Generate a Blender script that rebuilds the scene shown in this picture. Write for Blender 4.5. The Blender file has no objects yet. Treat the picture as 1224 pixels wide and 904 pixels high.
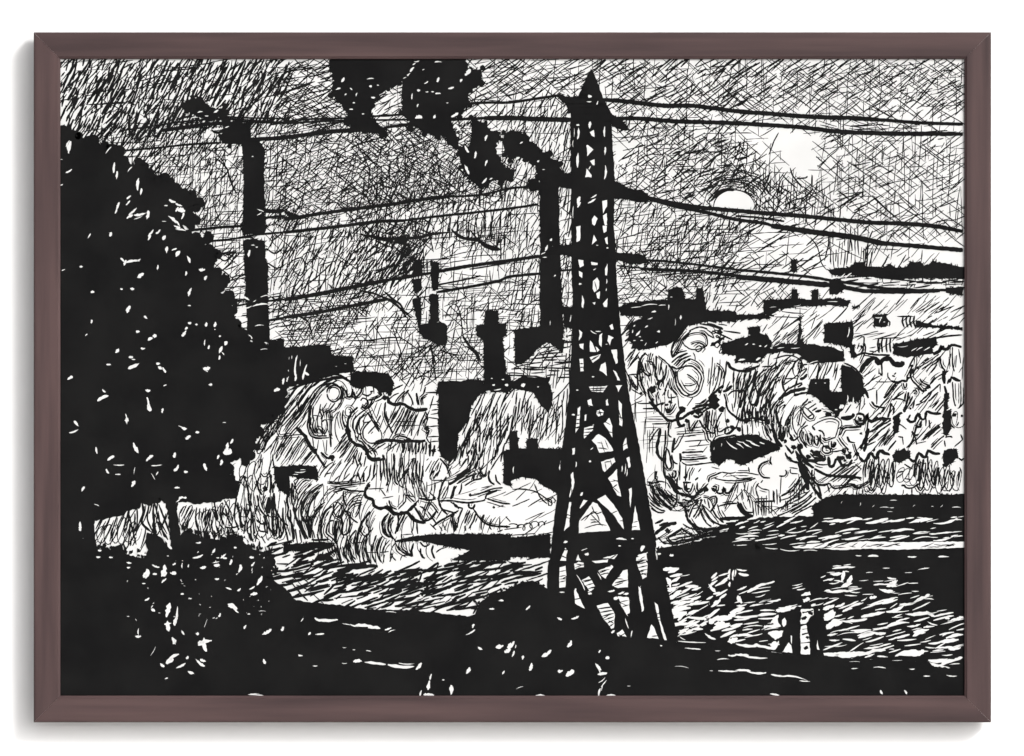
# A framed pen-and-ink drawing hanging on a white wall, photographed straight on.
import bpy, math, random
from mathutils.geometry import tessellate_polygon
from mathutils import Vector

random.seed(7)
R = random.random
U = random.uniform
sc = bpy.context.scene
COL = sc.collection

# ------------------------------------------------------------------ scale
S = 0.0007                 # metres for one drawing unit at the front of the frame
D = 6.0                    # metres from the lens to the front of the frame
FRONT = 0.028              # how far the frame stands off the wall
RECESS = 0.0036            # how far the sheet lies behind the frame's face
CX, CY = 612.0, 452.0
ZC = 1.55                  # hanging height of the picture's middle


def W(u, v, off):
    """drawing units -> metres, for a surface standing `off` metres off the wall"""
    k = S * (D + FRONT - off) / D
    return ((u - CX) * k, -off, ZC - (v - CY) * k)


# ------------------------------------------------------------------ materials
def mat(name, col, rough=0.6, spec=0.3):
    m = bpy.data.materials.new(name)
    m.use_nodes = True
    b = m.node_tree.nodes['Principled BSDF']
    b.inputs['Base Color'].default_value = (*col, 1)
    b.inputs['Roughness'].default_value = rough
    b.inputs['Specular IOR Level'].default_value = spec
    return m, m.node_tree, b


def noise_mix(nt, b, c1, c2, scale, detail=4, stretch=(1, 1, 1), lo=0.35, hi=0.65):
    tc = nt.nodes.new('ShaderNodeTexCoord')
    mp = nt.nodes.new('ShaderNodeMapping')
    mp.inputs['Scale'].default_value = stretch
    nz = nt.nodes.new('ShaderNodeTexNoise')
    nz.inputs['Scale'].default_value = scale
    nz.inputs['Detail'].default_value = detail
    cr = nt.nodes.new('ShaderNodeValToRGB')
    cr.color_ramp.elements[0].position = lo
    cr.color_ramp.elements[1].position = hi
    cr.color_ramp.elements[0].color = (*c1, 1)
    cr.color_ramp.elements[1].color = (*c2, 1)
    nt.links.new(tc.outputs['Object'], mp.inputs['Vector'])
    nt.links.new(mp.outputs['Vector'], nz.inputs['Vector'])
    nt.links.new(nz.outputs['Fac'], cr.inputs['Fac'])
    nt.links.new(cr.outputs['Color'], b.inputs['Base Color'])
    return nz


M_WALL, nt, b = mat('white_wall_paint', (0.84, 0.84, 0.84), 0.9, 0.1)
noise_mix(nt, b, (0.795, 0.795, 0.795), (0.81, 0.81, 0.81), 3)
M_BOUNCE_FLOOR, nt, b = mat('pale_bounce_floor', (0.6, 0.58, 0.56), 0.6, 0.3)
noise_mix(nt, b, (0.56, 0.54, 0.52), (0.64, 0.62, 0.6), 6)
M_PAPER, nt, b = mat('drawing_paper', (0.66, 0.66, 0.655), 0.9, 0.05)
noise_mix(nt, b, (0.545, 0.545, 0.54), (0.585, 0.585, 0.58), 25)
M_INK, nt, b = mat('black_ink', (0.0095, 0.0095, 0.0095), 0.75, 0.08)
noise_mix(nt, b, (0.0034, 0.0034, 0.0036), (0.0062, 0.0062, 0.0062), 30)


def wood(name, stretch):
    m, nt, b = mat(name, (0.09, 0.055, 0.055), 0.5, 0.25)
    noise_mix(nt, b, (0.036, 0.0205, 0.021), (0.069, 0.0405, 0.0395), 95, 8, stretch, 0.32, 0.68)
    return m


M_WOOD_H = wood('dark_wood_grain_across', (0.06, 1, 1))
M_WOOD_V = wood('dark_wood_grain_upright', (1, 1, 0.06))


# ------------------------------------------------------------------ objects
def link(o, parent=None):
    COL.objects.link(o)
    if parent:
        o.parent = parent
    return o


def mesh_obj(name, verts, faces, mats, parent=None, midx=None):
    me = bpy.data.meshes.new(name)
    me.from_pydata(verts, [], faces)
    for m in mats:
        me.materials.append(m)
    if midx is not None:
        me.polygons.foreach_set('material_index', midx)
    me.update()
    return link(bpy.data.objects.new(name, me), parent)


# wall: one big upright slab
hw, z0, z1 = 4.5, 0.0, 4.2
v = [(-hw, 0, z0), (hw, 0, z0), (hw, 0, z1), (-hw, 0, z1), (-hw, .15, z0), (hw, .15, z0), (hw, .15, z1), (-hw, .15, z1)]
f = [(0, 1, 2, 3), (5, 4, 7, 6), (4, 0, 3, 7), (1, 5, 6, 2), (3, 2, 6, 7), (4, 5, 1, 0)]
wall = mesh_obj('wall', v, f, [M_WALL])
wall['kind'] = 'structure'
wall['label'] = 'plain white wall behind the framed ink drawing'

# pale flooring added out of view, bouncing light up into the frame's shadow
fl = mesh_obj('bounce_floor', [(-hw, 0, 0), (-hw, -9, 0), (hw, -9, 0), (hw, 0, 0), (-hw, 0, -.1), (-hw, -9, -.1), (hw, -9, -.1), (hw, 0, -.1)],
              [(0, 1, 2, 3), (7, 6, 5, 4), (0, 4, 5, 1), (1, 5, 6, 2), (2, 6, 7, 3), (3, 7, 4, 0)], [M_BOUNCE_FLOOR])
fl['kind'] = 'structure'
fl['label'] = 'unseen pale flooring added to bounce light onto the white wall'

picture = link(bpy.data.objects.new('framed_drawing', None))
picture.empty_display_size = 0.1
picture['label'] = 'black ink drawing of a pylon and smoking factories in dark brown wooden frame'
picture['category'] = 'framed picture'

# frame: four mitred rails. profile = (units in from the outer edge, metres off the wall)
OX0, OX1, OY0, OY1 = 40.3, 1184.6, 38.8, 863.6
BACK = 0.010              # back of the frame; it hangs on two battens, clear of the wall
PROF = [(0, BACK), (0, FRONT - 0.0014), (0.6, FRONT - 0.0006), (1.8, FRONT - 0.0001), (4.5, FRONT), (28.6, FRONT),
        (29.6, FRONT - 0.0006), (31.3, FRONT - 0.0012), (32.0, FRONT - 0.002), (32.0, FRONT - RECESS - 0.0012),
        (24, FRONT - RECESS - 0.0012), (24, BACK)]
GAP = 0.04


def rail(side):
    vs = []
    for end in (0, 1):
        for t, off in PROF:
            if side in ('top', 'bottom'):
                u = OX0 + t + GAP if end == 0 else OX1 - t - GAP
                vv = OY0 + t if side == 'top' else OY1 - t
            else:
                vv = OY0 + t + GAP if end == 0 else OY1 - t - GAP
                u = OX0 + t if side == 'left' else OX1 - t
            vs.append(W(u, vv, off))
    n = len(PROF)
    fs = [(i, (i + 1) % n, n + (i + 1) % n, n + i) for i in range(n)]
    fs += [tuple(range(n - 1, -1, -1)), tuple(range(n, 2 * n))]
    if side in ('bottom', 'left'):
        fs = [tuple(reversed(q)) for q in fs]
    return mesh_obj('frame_rail', vs, fs, [M_WOOD_H if side in ('top', 'bottom') else M_WOOD_V], picture)


for s_ in ('top', 'bottom', 'left', 'right'):
    rail(s_)

SHEET = FRONT - RECESS
for xa, xb in ((300, 380), (850, 930)):        # battens between rail and wall, out of sight behind the frame
    q = [W(xa, OY0 + 8, 0.0), W(xb, OY0 + 8, 0.0), W(xb, OY0 + 22, 0.0), W(xa, OY0 + 22, 0.0)]
    q += [(p[0], -BACK, p[2]) for p in q]
    mesh_obj('hanging_batten', q, [(0, 1, 2, 3), (7, 6, 5, 4), (0, 4, 5, 1), (1, 5, 6, 2), (2, 6, 7, 3), (3, 7, 4, 0)], [M_WOOD_H], picture)
x0, x1, y0, y1 = 68, 1157, 66, 837
sv = [W(x0, y1, SHEET), W(x1, y1, SHEET), W(x1, y0, SHEET), W(x0, y0, SHEET)]
sv += [(p[0], p[1] + 0.0008, p[2]) for p in sv]
sheet = mesh_obj('drawing_sheet', sv, [(0, 1, 2, 3), (7, 6, 5, 4), (0, 4, 5, 1), (1, 5, 6, 2), (2, 6, 7, 3), (3, 7, 4, 0)],
                 [M_PAPER], picture)

# ------------------------------------------------------------------ pen
# every ink mark is a thin flat shape lying on the sheet; white marks are body-colour touches on top of the ink
BUCKET = {}
ORDER = []
cur = None
WINX0, WINX1, WINY0, WINY1 = 69, 1156, 67, 836


def use(key, layer, name=None, label=None):
    global cur
    if key not in BUCKET:
        BUCKET[key] = dict(name=name or key, layer=layer, v=[], f=[], m=[], n=0, label=label)
        ORDER.append(key)
    cur = BUCKET[key]


COUNT = [0, 0]


def put(pts, faces, white, extra=0, big=False):
    b = cur
    COUNT[big] += 1
    off = SHEET + 0.00001 + 0.000056 * (b['layer'] + extra)
    off += 0.0000005 * (COUNT[1] % 36) if big else 0.000018 + 0.0000005 * (COUNT[0] % 73)
    k = len(b['v'])
    for (u, vv) in pts:
        u = min(max(u, WINX0), WINX1) if u < 1149.2 or not big else WINX1
        vv = min(max(vv, WINY0), WINY1)
        b['v'].append(W(u, vv, off))
    for q in faces:
        b['f'].append(tuple(k + i for i in q))
        b['m'].append(1 if white else 0)


def P(tile, *a):
    """points read on a tile of the drawing (12 = first row, second column)"""
    r, c = divmod(tile, 10)
    xo, yo = 70 + 270 * (c - 1), 70 + 200 * (r - 1)
    return [(xo + a[i] / 4.519, yo + a[i + 1] / 4.519) for i in range(0, len(a), 2)]


def Q(*a):
    return [(a[i], a[i + 1]) for i in range(0, len(a), 2)]


def fill(pts, rough=0.7, white=False, step=3.0, extra=0):
    out = []
    n = len(pts)
    for i in range(n):
        ax, ay = pts[i]
        bx, by = pts[(i + 1) % n]
        d = math.hypot(bx - ax, by - ay)
        k = max(1, int(d / step))
        for j in range(k):
            t = j / k
            out.append((ax + (bx - ax) * t + U(-rough, rough), ay + (by - ay) * t + U(-rough, rough)))
    tri = tessellate_polygon([[Vector((x, y, 0)) for x, y in out]])
    fs = []
    for a, b2, c in tri:
        (ax, ay), (bx, by), (cx, cy) = out[a], out[b2], out[c]
        fs.append((a, b2, c) if (bx - ax) * (cy - ay) - (by - ay) * (cx - ax) < 0 else (a, c, b2))
    put(out, fs, white, extra, len(out) > 40)


def smooth(pts, step=2.5):
    if len(pts) < 3:
        (ax, ay), (bx, by) = pts[0], pts[-1]
        k = max(2, int(math.hypot(bx - ax, by - ay) / 5))
        return [(ax + (bx - ax) * i / k, ay + (by - ay) * i / k) for i in range(k + 1)]
    p = [pts[0]] + list(pts) + [pts[-1]]
    out = []
    for i in range(1, len(p) - 2):
        a, b_, c, d = p[i - 1], p[i], p[i + 1], p[i + 2]
        k = max(2, int(math.hypot(c[0] - b_[0], c[1] - b_[1]) / step))
        for j in range(k):
            t = j / k
            t2, t3 = t * t, t * t * t
            out.append(tuple(0.5 * (2 * b_[q] + (c[q] - a[q]) * t + (2 * a[q] - 5 * b_[q] + 4 * c[q] - d[q]) * t2
                                    + (3 * b_[q] - a[q] - 3 * c[q] + d[q]) * t3) for q in (0, 1)))
    out.append(p[-2])
    return out


def ribbon(pts, w, white=False, taper=0.3, rough=0.16, extra=0):
    """a pen stroke: w = full width; taper = width at the ends as a share"""
    n = len(pts)
    if n < 2:
        return
    L, Rr = [], []
    for i in range(n):
        ax, ay = pts[max(0, i - 1)]
        bx, by = pts[min(n - 1, i + 1)]
        d = math.hypot(bx - ax, by - ay) or 1
        nx, ny = -(by - ay) / d, (bx - ax) / d
        t = i / (n - 1)
        e = min(1, 4.5 * min(t, 1 - t) + taper)
        h = 0.5 * w * e
        h1 = h * (1 + U(-rough, rough)) + U(-rough, rough) * 0.6
        h2 = h * (1 + U(-rough, rough)) + U(-rough, rough) * 0.6
        L.append((pts[i][0] + nx * h1, pts[i][1] + ny * h1))
        Rr.append((pts[i][0] - nx * h2, pts[i][1] - ny * h2))
    fs = [(i, i + 1, n + i + 1, n + i) for i in range(n - 1)]
    put(L + Rr, fs, white, extra)


def line(pts, w, **k):
    ribbon(smooth(pts), w, **k)


def TL(tile, w, *a, **k):
    """a traced line; w in tile units"""
    line(P(tile, *a), w / 4.519, **k)


def whisk(pts, every=4.5, ln=(1.2, 3.2), w=(.8, 1.9)):
    """the ragged edge a loaded pen leaves round a black patch"""
    n = len(pts)
    for i in range(n):
        (ax, ay), (bx, by) = pts[i], pts[(i + 1) % n]
        for j in range(int(math.hypot(bx - ax, by - ay) / every + R())):
            q = R()
            x, y = ax + (bx - ax) * q, ay + (by - ay) * q
            an = U(0, 6.28)
            l = U(*ln)
            ribbon([(x - math.cos(an) * l, y - math.sin(an) * l), (x, y), (x + math.cos(an) * l, y + math.sin(an) * l)], U(*w), taper=.3, rough=.3)


def TF(tile, *a, rag=True, **k):
    pts = P(tile, *a)
    fill(pts, **k)
    if rag:
        whisk(pts)


def lerp_nodes(nodes, step):
    out = []
    for i in range(len(nodes) - 1):
        a, c = nodes[i], nodes[i + 1]
        k = max(1, int(math.hypot(c[0] - a[0], c[1] - a[1]) / step))
        for j in range(k):
            t = (j + U(-.3, .3)) / k
            out.append([a[q] + (c[q] - a[q]) * t for q in range(len(a))])
    return out


def ribs(tile, w, pitch, bend, *nodes, jit=5):
    """a row of separate curved strokes; nodes = (x, y, angle, length) in tile units"""
    for x, y, a, l in lerp_nodes(nodes, pitch):
        (px, py), = P(tile, x + U(-6, 6), y + U(-10, 10))
        l = l / 4.519 * U(.85, 1.4)
        a = math.radians(a + random.gauss(0, jit))
        bd = math.radians(bend * U(.6, 1.3))
        k = max(3, int(l / 4))
        pts = [(0, 0)]
        for i in range(k):
            h = a + bd * ((i + .5) / k - .5)
            pts.append((pts[-1][0] + math.cos(h) * l / k, pts[-1][1] - math.sin(h) * l / k))
        ox, oy = pts[len(pts) // 2]
        ribbon([(px + x_ - ox, py + y_ - oy) for x_, y_ in pts], w / 4.519 * U(.6, 1.15), taper=.65, rough=.25)


def scrib(tile, w, pitch, lean, *nodes):
    """one unbroken run of long narrow loops; nodes = (x, y, angle, half length)"""
    ns = lerp_nodes(nodes, 2.2)
    out = []
    ph = U(0, 6.28)
    amp, ta, rate, tr = 1, 1, 1, 1
    last = ns[0]
    for i, (x, y, a, l) in enumerate(ns):
        if i % 6 == 0:
            ta, tr = U(.55, 1.25), U(.7, 1.4)
        amp += (ta - amp) * .3
        rate += (tr - rate) * .3
        m = 5
        for j in range(m):
            ph += 2.2 / m / pitch * 6.283 * rate
            s, c = math.sin(ph), math.cos(ph)
            aa = math.radians(a)
            u = l * amp * s
            v_ = pitch * .55 * c + lean * s * s
            f = j / m
            xx, yy = last[0] + (x - last[0]) * f, last[1] + (y - last[1]) * f
            out.append(P(tile, xx + math.cos(aa) * u + math.sin(aa) * v_, yy - math.sin(aa) * u + math.cos(aa) * v_)[0])
        last = (x, y)
    ribbon(out, w / 4.519, taper=.5, rough=.25)


def inside(p, poly):
    x, y = p
    r = False
    j = len(poly) - 1
    for i in range(len(poly)):
        xi, yi = poly[i]
        xj, yj = poly[j]
        if (yi > y) != (yj > y) and x < (xj - xi) * (y - yi) / (yj - yi) + xi:
            r = not r
        j = i
    return r


VOID = []          # places the sky hatching leaves bare


def hatch(poly, ang, sp, ln=(12, 30), w=(1.0, 1.8), jit=7, bend=0, gap=(0.05, 0.5), prob=1.0, edge=3, white=False,
          void=True, taper=0.62, bj=12, extra=0):
    sp *= 0.8 if white else 0.68
    if not white:
        w = (w[0] * .95, w[1] * .9)
        ln = (ln[0] * 1.25, ln[1] * 1.55)
        jit *= .8
    else:
        taper = .35
    xs = [p[0] for p in poly]
    ys = [p[1] for p in poly]
    cx, cy = (min(xs) + max(xs)) / 2, (min(ys) + max(ys)) / 2
    rad = 0.5 * math.hypot(max(xs) - min(xs), max(ys) - min(ys))
    a = math.radians(ang)
    dx, dy = math.cos(a), -math.sin(a)
    nx, ny = -dy, dx
    t = -rad
    while t < rad:
        s = -rad - U(0, ln[1])
        while s < rad:
            l = U(*ln)
            if R() < prob:
                tt = t + U(-.45, .45) * sp
                mx, my = cx + dx * (s + l / 2) + nx * tt, cy + dy * (s + l / 2) + ny * tt
                if inside((mx + U(-edge, edge), my + U(-edge, edge)), poly):
                    aa = a + math.radians(random.gauss(0, jit))
                    bd = math.radians(bend + U(-bj, bj))
                    k = max(2, int(l / 5))
                    pts = []
                    px, py = 0, 0
                    for i in range(k + 1):
                        pts.append((px, py))
                        h = aa + bd * (i / k - .5)
                        px += math.cos(h) * l / k
                        py -= math.sin(h) * l / k
                    ox, oy = pts[k // 2]
                    pts = [(mx + x - ox, my + y - oy) for x, y in pts]
                    vv = [q for q, j_, pr_ in VOID if R() < pr_] if void else None
                    if vv:
                        jx_, jy_ = U(-7, 7), U(-7, 7)
                        run = []
                        for p in pts:
                            if any(inside(p if q is MOON else (p[0] + jx_, p[1] + jy_), q) for q in vv):
                                if len(run) > 1:
                                    ribbon(run, U(*w), white, taper, 0.3, extra=extra)
                                run = []
                            else:
                                run.append(p)
                        pts = run
                    if len(pts) > 1:
                        ribbon(pts, U(*w), white, taper, 0.3, extra=extra)
            s += l * (1 + U(*gap))
        t += sp


def arc(tile, cx, cy, rx, ry, a0, a1, w, rot=0, wob=0.03):
    (cx, cy), = P(tile, cx, cy)
    rx, ry = rx / 4.519, ry / 4.519
    k = max(5, int(abs(a1 - a0) / 14))
    ro = math.radians(rot)
    pts = []
    for i in range(k + 1):
        t = math.radians(a0 + (a1 - a0) * i / k)
        x, y = rx * math.cos(t) * (1 + U(-wob, wob)), -ry * math.sin(t) * (1 + U(-wob, wob))
        pts.append((cx + x * math.cos(ro) + y * math.sin(ro), cy - x * math.sin(ro) + y * math.cos(ro)))
    line(pts, w / 4.519)


def arcs(tile, cx, cy, r0, r1, n, a0, a1, w, sq=1.0, dj=14):
    for i in range(n):
        r = r0 + (r1 - r0) * i / max(1, n - 1) + U(-5, 5)
        q0, q1 = a0 + U(-dj, dj), a1 + U(-dj, dj)
        if R() < .6:
            m = U(.35, .7) * (q1 - q0)
            q0 += U(0, 1) * (q1 - q0 - m)
            q1 = q0 + m
        arc(tile, cx + U(-16, 16), cy + U(-16, 16), r * U(.92, 1.08), r * sq * U(.9, 1.1), q0, q1, w * U(.6, 1.4))


def coil(tile, w, r, pitch, *a):
    """a restless looping pen line along a path"""
    pts = smooth(P(tile, *a), 1.2)
    r /= 4.519
    pitch /= 4.519
    out = []
    ph = U(0, 6.28)
    ra, rb, rate = 1.0, 1.0, 1.0
    ox = oy = 0.0
    for i in range(1, len(pts)):
        d = math.hypot(pts[i][0] - pts[i - 1][0], pts[i][1] - pts[i - 1][1])
        if i % 5 == 1:
            ta, tb, tr = U(.35, 1.25), U(.4, 1.7), U(.5, 1.6)
            tx_, ty_ = U(-.6, .6) * r, U(-.6, .6) * r
        ra += (ta - ra) * .25
        rb += (tb - rb) * .25
        rate += (tr - rate) * .25
        ox += (tx_ - ox) * .2
        oy += (ty_ - oy) * .2
        ph += d / pitch * 6.283 * rate
        out.append((pts[i][0] + ox + r * ra * math.cos(ph), pts[i][1] + oy + r * rb * math.sin(ph)))
    ribbon(out, w / 4.519, taper=0.5, rough=.3)


def specks(tile, txt, extra=1):
    """white touches: x y length angle width; tile units"""
    for s in txt.split(';'):
        q = [float(t) for t in s.split()]
        if len(q) < 5:
            continue
        x, y, l, a, w = q
        l = max(l, w)
        if tile in (21, 31) and R() < .22:
            continue
        a = math.radians(a)
        k = 7
        l *= 0.95
        w *= 0.62 if w < 11 else 0.76
        bd = U(-.35, .35)
        pts = []
        for i in range(k + 1):
            t = (i / k - .5) * l
            bow = bd * (0.25 - (i / k - .5) ** 2) * l
            pts.append(P(tile, x + math.cos(a) * t - math.sin(a) * bow, y - math.sin(a) * t - math.cos(a) * bow)[0])
        prof = [U(.15, .5), U(.5, .95), U(.75, 1.2), U(.8, 1.2), U(.7, 1.2), U(.5, 1.1), U(.3, .8), U(.05, .3)]
        prof2 = [min(1.2, max(.05, q_ * U(.6, 1.35))) for q_ in prof]
        if R() < .5:
            prof.reverse()
            prof2.reverse()
        L, Rr = [], []
        ww = w / 4.519 / 2
        nx, ny = math.sin(a), math.cos(a)
        for i, (px, py) in enumerate(pts):
            L.append((px + nx * ww * prof[i], py + ny * ww * prof[i]))
            Rr.append((px - nx * ww * prof2[i], py - ny * ww * prof2[i]))
        n = k + 1
        put(L + Rr, [(i, n + i, n + i + 1, i + 1) for i in range(k)], True, extra)


def WF(tile, *a, rough=0.4, extra=1):
    pts = P(tile, *a)
    fill(pts, rough=rough, white=True, step=3, extra=extra)
    if tile in (33, 43):                       # loose pen ticks across the gap
        cx, cy = sum(p[0] for p in pts) / len(pts), sum(p[1] for p in pts) / len(pts)
        for q in range(2):
            an, x, y = U(-.6, .5), cx + U(-4, 4), cy + U(-7, 7)
            l = U(3, 7)
            p0, p1 = (x - l * math.cos(an), y - l * math.sin(an)), (x + l * math.cos(an), y + l * math.sin(an))
            if inside((x, y), pts):
                line([p0, (x, y + U(-.6, .6)), p1], U(.8, 1.4), extra=extra + 1)


# ================================================================== the drawing
# ---- bare places: moon, the glare beside it, the steam
MOON = [(853 + 24.5 * (1 + math.cos(math.radians(t))), 247 - 20 * math.sin(math.radians(t))) for t in range(0, 181, 15)]
GLARE = P(14, 150, 405, 230, 380, 370, 395, 420, 450, 400, 490, 450, 545, 420, 590, 350, 630, 320, 580, 250, 540, 260, 490, 190, 450)
GLARE2 = P(14, 440, 600, 480, 580, 560, 640, 640, 700, 690, 745, 640, 745, 540, 690)
PALE = [P(22, 740, 100, 900, 70, 1060, 90, 1230, 150, 1230, 330, 850, 340, 840, 200, 740, 190), P(22, 400, 520, 540, 480, 690, 480, 720, 560, 640, 690, 380, 650),
        P(13, 560, 390, 640, 400, 700, 470, 600, 600, 560, 560), P(24, 100, 30, 420, 60, 430, 160, 200, 200, 60, 160)]
VOID.extend([(MOON, 0, 1), (GLARE, 7, .93)] + [(q, 7, .42) for q in PALE])

# ---- sky hatching
use('drawn_sky_hatching', 0, label='cross hatched sky of fine slanting pen strokes')
B = Q(110, 71, 1152, 71, 1152, 275, 1060, 300, 880, 330, 760, 365, 690, 440, 600, 440, 430, 460, 340, 415, 300, 400, 230, 270, 110, 170)
hatch(B, 40, 21, (8, 26), (.8, 1.5), 9)
hatch(B, -40, 26, (8, 30), (.7, 1.3), 8)
hatch(B, 86, 24, (10, 34), (.7, 1.2), 5)
hatch(B, 5, 26, (10, 34), (.7, 1.2), 5)
hatch(Q(445, 90, 490, 90, 490, 150, 445, 150), 30, 6, (6, 18), (.9, 1.8), 10)
hatch(Q(660, 212, 690, 212, 690, 370, 665, 370), 84, 5, (10, 30), (.9, 1.8), 6)
hatch(Q(665, 212, 690, 212, 690, 370, 668, 370), 60, 9, (6, 14), (.9, 1.6), 12)
hatch(Q(720, 118, 885, 128, 885, 148, 730, 145), 40, 8, (8, 24), (.9, 1.6), 10)
hatch(Q(720, 118, 885, 128, 885, 148, 730, 145), -42, 10, (8, 24), (.8, 1.4), 8)
hatch(Q(540, 130, 684, 125, 684, 145, 540, 150), 40, 8, (8, 24), (1, 1.8), 10)
hatch(Q(410, 330, 500, 310, 500, 390, 420, 400), 58, 6, (6, 20), (1, 1.9), 10)
hatch(Q(345, 395, 430, 380, 440, 420, 420, 440, 345, 412), 4, 6, (8, 30), (.8, 1.5), 6)
hatch(Q(345, 395, 430, 380, 440, 420, 420, 440, 345, 412), 58, 7, (6, 20), (.9, 1.7), 12)
A = Q(70, 71, 345, 71, 345, 148, 250, 152, 160, 168, 110, 178, 71, 160)
hatch(A, 61, 4.2, (10, 34), (1.4, 2.7), 8, 10)
hatch(A, 66, 9, (4, 12), (1.6, 3.0), 14)
hatch(A, 50, 9, (8, 20), (1.0, 1.8), 12)
hatch(A, 8, 26, (10, 40), (.8, 1.5), 6, prob=.5)
A = Q(105, 165, 250, 146, 345, 146, 345, 275, 235, 275, 200, 230)
hatch(A, 58, 5.6, (7, 24), (.9, 1.8), 10, 10)
hatch(A, 88, 7, (20, 50), (.7, 1.3), 3, prob=.8)
hatch(A, 5, 8.5, (14, 40), (.7, 1.3), 4, prob=.75)
hatch(Q(110, 155, 250, 140, 250, 190, 200, 215, 140, 185), 57, 6, (6, 16), (1.2, 2.2), 12)
A = Q(335, 71, 400, 71, 405, 150, 335, 152)
hatch(A, 17, 4.4, (14, 42), (1.1, 2.1), 6)
hatch(A, 38, 8, (8, 22), (.9, 1.7), 8)
hatch(A, -32, 10, (8, 26), (.8, 1.4), 8)
hatch(Q(335, 100, 410, 100, 420, 150, 335, 150), -28, 7, (8, 26), (.8, 1.5), 8)
A = Q(335, 150, 480, 150, 560, 150, 600, 225, 600, 240, 335, 272)
hatch(A, 42, 5, (7, 26), (.8, 1.6), 12)
hatch(A, -32, 6.5, (7, 28), (.8, 1.5), 10)
hatch(A, 12, 7.5, (10, 30), (.8, 1.4), 8)
hatch(A, 78, 8, (8, 26), (.8, 1.4), 10)
hatch(Q(420, 165, 500, 160, 540, 190, 540, 240, 430, 245), -45, 6, (5, 16), (1.0, 1.9), 20)
hatch(Q(430, 210, 610, 190, 610, 300, 400, 300), 80, 5, (5, 18), (.9, 1.8), 12)
A = Q(556, 71, 700, 71, 690, 112, 640, 112, 560, 130)
hatch(A, 33, 4.8, (10, 34), (1.0, 2.0), 8)
hatch(A, -40, 7, (10, 36), (.8, 1.4), 6)
hatch(A, 8, 12, (10, 30), (.8, 1.4), 6)
A = Q(600, 120, 682, 118, 684, 215, 600, 225)
hatch(A, 66, 5.4, (8, 26), (.9, 1.9), 8)
hatch(A, 86, 10, (12, 30), (.7, 1.2), 4)
A = Q(604, 220, 645, 218, 645, 400, 604, 400)
hatch(A, 80, 5, (10, 30), (.9, 1.7), 7)
hatch(A, 58, 10, (8, 20), (.8, 1.5), 10)
hatch(Q(604, 330, 645, 330, 645, 395, 604, 400), 3, 5, (8, 24), (.8, 1.5), 4)
A = Q(700, 71, 890, 71, 890, 128, 760, 122, 728, 118)
hatch(A, 33, 6.2, (9, 30), (1.0, 2.3), 10)
hatch(A, -42, 7.8, (12, 46), (.8, 1.3), 5)
hatch(A, 88, 18.2, (10, 40), (.7, 1.1), 3)
hatch(A, 40, 18.2, (6, 16), (1.6, 2.8), 12)
A = Q(738, 145, 885, 148, 890, 235, 845, 250, 735, 225)
hatch(A, 33, 6.5, (6, 20), (1.2, 2.3), 14)
hatch(A, -42, 10.4, (8, 36), (.8, 1.3), 6)
hatch(A, 76, 11.7, (6, 30), (.8, 1.4), 10)
hatch(A, 5, 18.2, (10, 40), (.7, 1.2), 4)
hatch(Q(800, 180, 885, 170, 885, 230, 820, 235), 24, 9.1, (6, 16), (1.5, 2.6), 18)
A = Q(735, 238, 845, 255, 885, 262, 885, 345, 735, 330)
hatch(A, 7, 7.8, (10, 36), (.8, 1.4), 5)
hatch(A, 84, 10.4, (8, 30), (.8, 1.4), 6)
hatch(A, 55, 8.5, (5, 18), (.9, 1.8), 14)
hatch(Q(775, 265, 885, 270, 885, 345, 770, 330), 58, 7.8, (5, 18), (1.0, 2.0), 16)
hatch(Q(740, 300, 850, 310, 830, 352, 740, 360), -50, 8.5, (6, 18), (.9, 1.7), 20)
A = Q(735, 322, 885, 325, 885, 365, 735, 360)
hatch(A, 50, 8.5, (5, 20), (.9, 1.8), 14)
hatch(A, 4, 10.4, (8, 30), (.8, 1.4), 5)
A = Q(880, 71, 1152, 71, 1152, 148, 1000, 140, 880, 130)
hatch(A, 34, 6.5, (9, 30), (.9, 1.9), 8)
hatch(A, -36, 7.3, (12, 50), (.7, 1.3), 5)
hatch(A, 88, 15.6, (10, 40), (.6, 1.1), 4, prob=.7)
hatch(Q(880, 75, 1000, 75, 1000, 120, 880, 125), 36, 10.4, (8, 28), (1.4, 2.4), 8)
hatch(Q(1000, 75, 1152, 75, 1152, 130, 1020, 120), 30, 10.4, (4, 10), (1.0, 1.9), 16)
A = Q(975, 160, 1152, 162, 1152, 275, 1000, 258, 935, 248, 970, 210)
hatch(A, 88, 8.5, (12, 40), (.7, 1.25), 4, prob=.75)
hatch(A, -38, 10.4, (14, 56), (.8, 1.6), 5, prob=.75)
hatch(A, 32, 9.1, (5, 16), (.8, 1.7), 12, prob=.85)
hatch(A, 30, 18.2, (10, 30), (.8, 1.4), 6, prob=.6)
A = Q(880, 178, 900, 178, 912, 205, 975, 228, 960, 260, 900, 252, 895, 240, 880, 228)
hatch(A, 40, 5.5, (6, 18), (1.1, 2.0), 16, 20)
hatch(A, -48, 6.0, (6, 16), (1.0, 1.9), 20, 30)
hatch(A, 86, 9.1, (8, 26), (.8, 1.4), 6)
hatch(Q(905, 215, 1000, 230, 1010, 262, 905, 252), 88, 6.5, (8, 24), (.9, 1.6), 6)
hatch(Q(1000, 225, 1045, 240, 1040, 262, 985, 255), 28, 9.1, (8, 24), (1.2, 2.4), 8)
hatch(Q(880, 132, 1000, 142, 1000, 165, 880, 152), 42, 13.0, (6, 14), (.8, 1.4), 14)
hatch(Q(1030, 150, 1152, 156, 1152, 162, 1030, 160), 8, 3.9, (10, 26), (.7, 1.2), 5)
hatch(Q(980, 140, 1090, 146, 1090, 158, 980, 152), -6, 5.2, (8, 26), (.8, 1.5), 10)
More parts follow.
